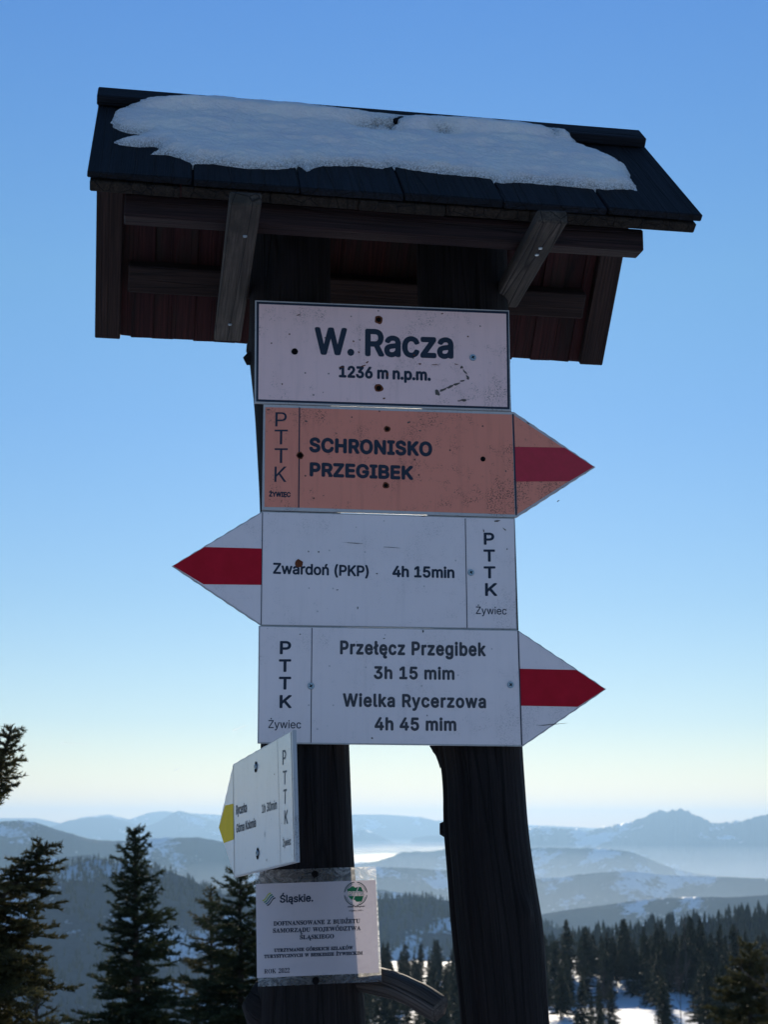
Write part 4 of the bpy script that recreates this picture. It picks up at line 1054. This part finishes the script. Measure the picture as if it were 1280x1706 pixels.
# --- 2 orange arrow to the right
S = plate_sign('arrow_sign', 'faded orange arrow pointing right with a red stripe, second sign from the top', 640, 856, 0.0)
e1, e2 = jag((857, 686), (993, 778)), jag((993, 778), (862, 862))
S.poly('panel', [(439, 673), (857, 686)]+e1+[(993, 778)]+e2+[(862, 862), (436.5, 849.5)], 0, M['s_rim'], 0.007, bev=0.001)
S.poly('printed_face', [(442, 678.5), (498.3, 679.8), (497, 845.6), (440.5, 844.6)], -0.0005, M['s_orange'])
S.poly('printed_face', [(499.5, 679.8), (853.5, 690.8), (858.3, 857.3), (498.3, 845.6)], -0.0005, M['s_orange'])
S.poly('printed_face', [(856.5, 691.5), (986.5, 777.8), (862.5, 856.5)], -0.0005, M['s_orange'])
S.poly('stripe', [(857, 744.5), (941, 746), (989.5, 777.8), (949, 802), (860.3, 802.5)], -0.0008, M['s_redf'])
S.line([(499, 679), (497.6, 846)], 0.0022, -0.0008, M['ink']); S.line([(855.2, 690), (860.6, 858.5)], 0.0028, -0.0010, M['ink'])
for ch, (x0, x1, yt, yb) in zip('PTTK', [(458.5, 477.5, 687, 710.5), (457, 479, 716, 740.5), (457, 479, 747, 771.5), (457, 477, 777.5, 803)]):
    S.text(ch, (x0, yb), (x1, yb), (x0, yt), M['ink'], 0.002)
S.text('ŻYWIEC', (448, 827.6), (484, 828.6), (448, 819), M['ink'], 0.035)
S.text('SCHRONISKO', (515, 753.5), (720.5, 760.8), (515, 728.6), M['ink'], 0.036, spacing=1.06)
S.text('PRZEGIBEK', (515.7, 793.8), (689, 800), (515.7, 770), M['ink'], 0.036, spacing=1.04)
for p in ((645, 715), (643, 809)): S.hole(*p, 0.0042)
for p in ((500, 759), (805, 765)): S.hole(*p, 0.0048, False)
S.hole(500, 759, 0.0048, True)
chips(S, [(447, 683, 6, 2, .2), (681, 704, 6, 4, .2), (560, 722, 5, 1.5, -.4), (510, 702, 5, 3, 0), (700, 718, 5, 2, 0), (843, 785, 3, 4, 0), (735, 706, 4, 1.5, 0), (930, 835, 6, 2, .5), (880, 705, 6, 2, -.5)], 'rust_speck', 'chip')

# --- 3 white arrow to the left
S = plate_sign('arrow_sign', 'white arrow pointing left with a red stripe, the only straight-on sign facing left', 648, 1044, 0.003)
e1, e2 = jag((434.5, 1042), (286, 943)), jag((286, 943), (437, 851.5))
S.poly('panel', [(437, 851.5), (858, 863), (862, 1049), (434.5, 1042)]+e1+[(286, 943)]+e2, 0, M['s_rim'], 0.007, bev=0.001)
S.poly('printed_face', [(438, 853.5), (856.5, 865), (860.2, 1047), (435.5, 1040.3), (289, 943)], -0.0004, M['s_white'])
S.poly('stripe', [(436.6, 914), (341, 911.5), (288.5, 943), (339, 973.5), (435.2, 974.5)], -0.0008, M['s_red'])
S.line([(437.3, 854), (435, 1040.5)], 0.0014, -0.0012, M['ink']); S.line([(775.5, 864), (778.6, 1046)], 0.0014, -0.0009, M['ink'])
S.text('Zwardoń (PKP)', (454.7, 956), (614.5, 961), (454.7, 937.5), M['ink'], 0.022, capch='Z')
S.text('4h 15min', (653.8, 961.5), (757.5, 963.5), (653.8, 942.5), M['ink'], 0.026, capch='4')
for ch, (x0, x1, yt, yb) in zip('PTTK', [(806.5, 824, 887.5, 907.7), (806, 825.3, 915.6, 936), (806.3, 826, 943.6, 963.8), (808.6, 829, 971.5, 993)]):
    S.text(ch, (x0, yb), (x1, yb), (x0, yt), M['ink'], 0.022)
S.text('Żywiec', (793.4, 1023), (844.6, 1024), (793.4, 1010.6), M['ink'], 0.004, capch='Z')
S.hole(498, 939, 0.0052, True, 'rust'); S.screw(785, 954, 0.0065)
chips(S, [(628, 956, 3, 2, 0), (596, 1013, 2, 6, .1), (562, 983, 4, 2, 0), (514, 919, 2, 3, 0), (531, 920, 3, 3, 0), (841, 882, 9, 2, -.7), (590, 905, 40, 1.2, -.05), (650, 912, 34, 1.0, -.05), (845, 915, 2, 3, 0), (806, 884, 2, 6, .2), (828, 868, 14, 3, .1), (706, 860, 9, 2, .1)], 'paint_scrape')

# --- 4 white arrow to the right
S = plate_sign('arrow_sign', 'white arrow pointing right with two destinations in grey letters, lowest of the straight-on signs', 650, 1240, 0.0)
e1, e2 = jag((863.5, 1049.5), (1011, 1148)), jag((1011, 1148), (872, 1243.5))
S.poly('panel', [(431, 1042.5), (863.5, 1049.5)]+e1+[(1011, 1148)]+e2+[(872, 1243.5), (429, 1238.5)], 0, M['s_rim'], 0.007, bev=0.001)
S.poly('printed_face', [(433.2, 1044.3), (863, 1051.5), (1008, 1148), (871, 1241), (431.2, 1236.3)], -0.0004, M['s_white'])
S.poly('stripe', [(865.3, 1114.2), (960.5, 1116.3), (1008.5, 1148.2), (963, 1177.6), (868, 1175.8)], -0.0008, M['s_red'])
S.line([(519.7, 1046), (518, 1237.3)], 0.0014, -0.0009, M['ink']); S.line([(863.6, 1051), (869.7, 1241.5)], 0.0022, -0.0012, M['ink'])
for ch, (x0, x1, yt, yb) in zip('PTTK', [(466, 484.8, 1068, 1090), (464.3, 484.8, 1098.4, 1119.5), (464.3, 484.8, 1127.5, 1149), (465.5, 486, 1158, 1179.8)]):
    S.text(ch, (x0, yb), (x1, yb), (x0, yt), M['ink'], 0.022)
S.text('Żywiec', (447, 1213), (501.5, 1213.6), (447, 1199.8), M['ink'], 0.004, capch='Z')
S.text('Przełęcz Przegibek', (566.5, 1090.4), (810, 1093.5), (566.5, 1067), M['ink_grey'], 0.027, spacing=1.1, capch='P')
S.text('3h 15 mim', (622.8, 1131.6), (757.6, 1133.2), (622.8, 1109.8), M['ink_grey'], 0.027, spacing=1.06, capch='3')
S.text('Wielka Rycerzowa', (571, 1177.6), (810.3, 1180), (571, 1155), M['ink_grey'], 0.027, spacing=1.1, capch='W')
S.text('4h 45 mim', (624, 1217), (760.6, 1218), (624, 1194.8), M['ink_grey'], 0.027, spacing=1.06, capch='4')
S.screw(518, 1143, 0.0065); S.screw(851, 1141, 0.0065)
chips(S, [(620, 1230, 3, 3, 0), (705, 1052, 3, 6, .2), (640, 1064, 4, 2, 0), (920, 1207, 50, 1.2, .1), (500, 1057, 3, 2, 0), (712, 1192, 2, 3, 0)], 'paint_scrape')

# --- 5 side sign with yellow stripe
A_, B_, C_, D_ = [Vector(v)+Vector((0, 0, EYE)) for v in ((-0.14321415, 2.27658826, 0.14507628), (-0.13171253, 2.23569167, -0.0483124), (-0.27215612, 2.69312759, 0.11112699), (-0.26065451, 2.652231, -0.08226169))]
xs_ = ((A_-C_)+(B_-D_)).normalized(); zs_ = ((A_-B_)+(C_-D_)).normalized()
S = Sign('arrow_sign', 'white arrow with a yellow stripe seen edge-on, fixed to the side of the left post', 'sign', (B_+D_)/2, xs_, zs_)
e2 = jag((364, 1378.5), (388.3, 1273), 12, 0.25); e3 = jag((388.3, 1273), (487.5, 1216), 16, 0.35)
S.poly('panel', [(487.5, 1216), (493, 1436.5), (390.6, 1461.5), (364, 1378.5)]+e2+[(388.3, 1273)]+e3, 0, M['s_rim'], 0.006, bev=0.0008)
S.poly('printed_face', [(484.6, 1219.5), (490.4, 1434.5), (391, 1459.3), (365.2, 1378.7), (389, 1275)], -0.0004, M['s_gloss'])
S.poly('stripe', [(389.2, 1339), (375.5, 1342), (365.2, 1378.7), (373.3, 1404.5), (390.4, 1398.3)], -0.0008, M['s_yellow'])
S.line([(388.8, 1275.5), (391, 1458.5)], 0.0022, -0.0011, M['ink_mid']); S.line([(462.7, 1233.5), (468.2, 1438.8)], 0.0012, -0.0008, M['ink_mid'])
S.text('Rycerka', (393.6, 1358), (411.6, 1353.2), (393.6, 1341.8), M['ink'], 0.020, capch='R')
S.text('Górna Kolonia', (394, 1388), (426.8, 1378), (394, 1373), M['ink'], 0.020, capch='G')
S.text('1h 30min', (436.8, 1355), (461.6, 1348), (436.8, 1340.2), M['ink_mid'], 0.014, capch='1')
for ch, (x0, x1, yt, yb, k_) in zip('PTTK', [(471.3, 476.8, 1250, 1274.5, .4), (472, 478, 1284.5, 1307.5, .4), (472.8, 478, 1315.5, 1340, .4), (474.3, 480.2, 1350, 1373.5, .5)]):
    S.text(ch, (x0, yb), (x1, yb-1), (x0, yt), M['ink_mid'], 0.008)
S.text('Żywiec', (471.8, 1411), (485.3, 1407.3), (471.8, 1398.5), M['ink'], 0.010, capch='Z')
S.hole(427, 1278, 0.0095, False); S.hole(430, 1422, 0.0095, False); S.screw(427.5, 1277, 0.005); S.screw(430.5, 1421, 0.005)  # wide dark discs: screw holes with the screws' shadow painted in
chips(S, [(458, 1290, 4, 2, 0), (470, 1372, 2, 2, 0), (445, 1433, 4, 3, 0), (442, 1390, 2, 9, 0)], 'paint_scrape')

# --- 6 laminated paper notice
nrm = SZ.cross(SX); P0 = Vector((0, 2.6, EYE))+nrm*(-0.001)
S = Sign('paper_notice', 'laminated white paper notice screwed to the left post, below all the trail signs', 'notice', hit(531, 1640, P0, nrm), SX, SZ)
def sheet(S, corners, y, mat, name, wob, n=30):
    c = [S.uv(*p) for p in corners]; V = []; 
    a, b = np.meshgrid(np.linspace(0, 1, n), np.linspace(0, 1, n))
    U = (c[0][0]*(1-a)+c[1][0]*a)*(1-b)+(c[3][0]*(1-a)+c[2][0]*a)*b; Vv = (c[0][1]*(1-a)+c[1][1]*a)*(1-b)+(c[3][1]*(1-a)+c[2][1]*a)*b
    Yy = y+wob*fbm(U/0.05, Vv/0.05, 51, 4)
    P = np.stack([U, Yy, Vv], -1).reshape(-1, 3); i, j = np.meshgrid(np.arange(n-1), np.arange(n-1), indexing='ij')
    Fc = np.stack([i*n+j, (i+1)*n+j, (i+1)*n+j+1, i*n+j+1], -1).reshape(-1, 4)
    return link(name, mesh_np(name, P, Fc, True), mat, S.root)
sheet(S, [(425, 1450), (626.5, 1443.5), (636.5, 1635.5), (430, 1644)], 0.0012, M['laminate'], 'laminate_film', 0.0006)
S.poly('paper', [(426.2, 1472.8), (626, 1466), (631.5, 1620.4), (428, 1629.3)], -0.0005, M['paper'])
k_ = M['ink']
S.text('Śląskie.', (466, 1504.4), (521.8, 1502.2), (466, 1491), k_, 0.022, y=-0.0012, capch='S')
for t_, L_, R_, H_, b_ in [
    ('DOFINANSOWANE Z BUDŻETU', (455.5, 1542.4), (599.8, 1537.6), (455.5, 1535.2), 0.012),
    ('SAMORZĄDU WOJEWÓDZTWA', (454.6, 1554.2), (601, 1549.6), (454.6, 1547), 0.012),
    ('ŚLĄSKIEGO', (499.5, 1565), (556.5, 1563), (499.5, 1558), 0.012),
    ('UTRZYMANIE GÓRSKICH SZLAKÓW', (456.4, 1586.3), (588, 1581.5), (456.4, 1580.6), 0.02),
    ('TURYSTYCZNYCH W BESKIDZIE ŻYWIECKIM', (440, 1596.6), (604.2, 1590.2), (440, 1590.9), 0.02),
    ('ROK 2022', (440, 1622), (482.5, 1620.2), (440, 1614.6), 0.0)]:
    S.text(t_, L_, R_, H_, k_, b_, serif=True, y=-0.0012)
# regional logo: four slanting waves
for i, mt in enumerate(('lime', 'green', 'teal', 'ink')):
    top, bot = [], []
    for q in range(9):
        f = q/8; x = 437+i*2.5+f*14; y = 1500.5+i*2.6-f*12.5+1.6*math.sin(f*6.283)
        top.append((x, y-1.0)); bot.append((x+0.5, y+1.0))
    S.poly('logo_wave', top+bot[::-1], -0.0012, M[mt])
# round emblem
c = S.uv(592.6, 1489.0); u = 0.00106
for q in range(4):
    S.ring(c, 17.6*u, 19*u, -0.0012, M['dkgreen'], 'emblem_ring', 14, q*1.5708+0.12, q*1.5708+1.45)
    S.ring(c, 15.6*u, 16.2*u, -0.0012, M['dkgreen'], 'emblem_ring', 14, q*1.5708+0.3, q*1.5708+1.27)
def eu(pts): return [(c[0]+x*u, c[1]-y*u) for x, y in pts]
S.poly('emblem_map', eu([(-13.5, -7), (-9, -9.5), (-5.5, -12), (-3, -11.5), (-1, -9.5), (3, -10.5), (6, -11), (9, -10.5), (11, -6), (12, -3.5), (-13, -3.2)]), -0.0012, M['green'], uv=True)
S.poly('emblem_map', eu([(-12, 3.5), (13, 3.5), (11.5, 8), (10, 12), (5, 12.5), (1, 12.3), (-2, 9), (-5, 10), (-9, 7)]), -0.0012, M['green'], uv=True)
S.line([(597.5, 1477.5), (587, 1501)], 1.6*u, -0.0016, M['cream'], 'emblem_flash')
S.text('PTTK', (580, 1492.4), (607, 1492), (580, 1484.6), M['rust'], 0.05, y=-0.0014)
S.text('PTTK', (580, 1492), (606.5, 1491.6), (580, 1484.8), M['cream'], 0.03, y=-0.0018)
S.text('Oddział Babiogórski', (579, 1512), (607.5, 1511), (579, 1509.4), k_, 0.03, y=-0.0012)
S.text('w Żywcu 1905 r.', (581.5, 1518.6), (605.5, 1517.8), (581.5, 1516), k_, 0.02, y=-0.0012, capch='Z')
for p in ((524.7, 1456), (526, 1633.8)): S.hole(*p, 0.006, False)

# ---------------------------------------------------------------- aircraft trails high in the sky
def trail(a, b, R, r, lab):
    P = np.array([list(atR(*a, R)), list(atR((a[0]+b[0])/2, (a[1]+b[1])/2, R)), list(atR(*b, R))])
    P = np.array([P[0]+(P[2]-P[0])*t for t in np.linspace(0, 1, 14)])
    rr = r*np.linspace(1, 0.25, 14)*RNG.uniform(0.8, 1.2, 14)
    V, Fc = tube(P, rr, 8); o = link('contrail', mesh_np('contrail', V, Fc, True), m_trail); tag(o, lab, 'contrail')
m_trail, nt, b = newmat("ice trail")
tl = N(nt, "ShaderNodeBsdfTranslucent"); tl.inputs[0].default_value = (1, 1, 1, 1); tpz = N(nt, "ShaderNodeBsdfTransparent")
mx = N(nt, "ShaderNodeMixShader"); mx.inputs[0].default_value = 0.5; nt.links.new(tpz.outputs[0], mx.inputs[1]); nt.links.new(tl.outputs[0], mx.inputs[2])
nt.links.new(mx.outputs[0], nt.nodes['Material Output'].inputs[0])
trail((388, 1217), (414, 1207.5), 70000, 28, 'short bright aircraft trail in the sky left of the lowest white arrow')
trail((290, 1283), (300, 1279.5), 70000, 22, 'tiny aircraft trail low in the sky above the pointed far peak')
trail((100, 1237.5), (150, 1239.5), 70000, 16, 'faint level aircraft trail in the sky at the left')
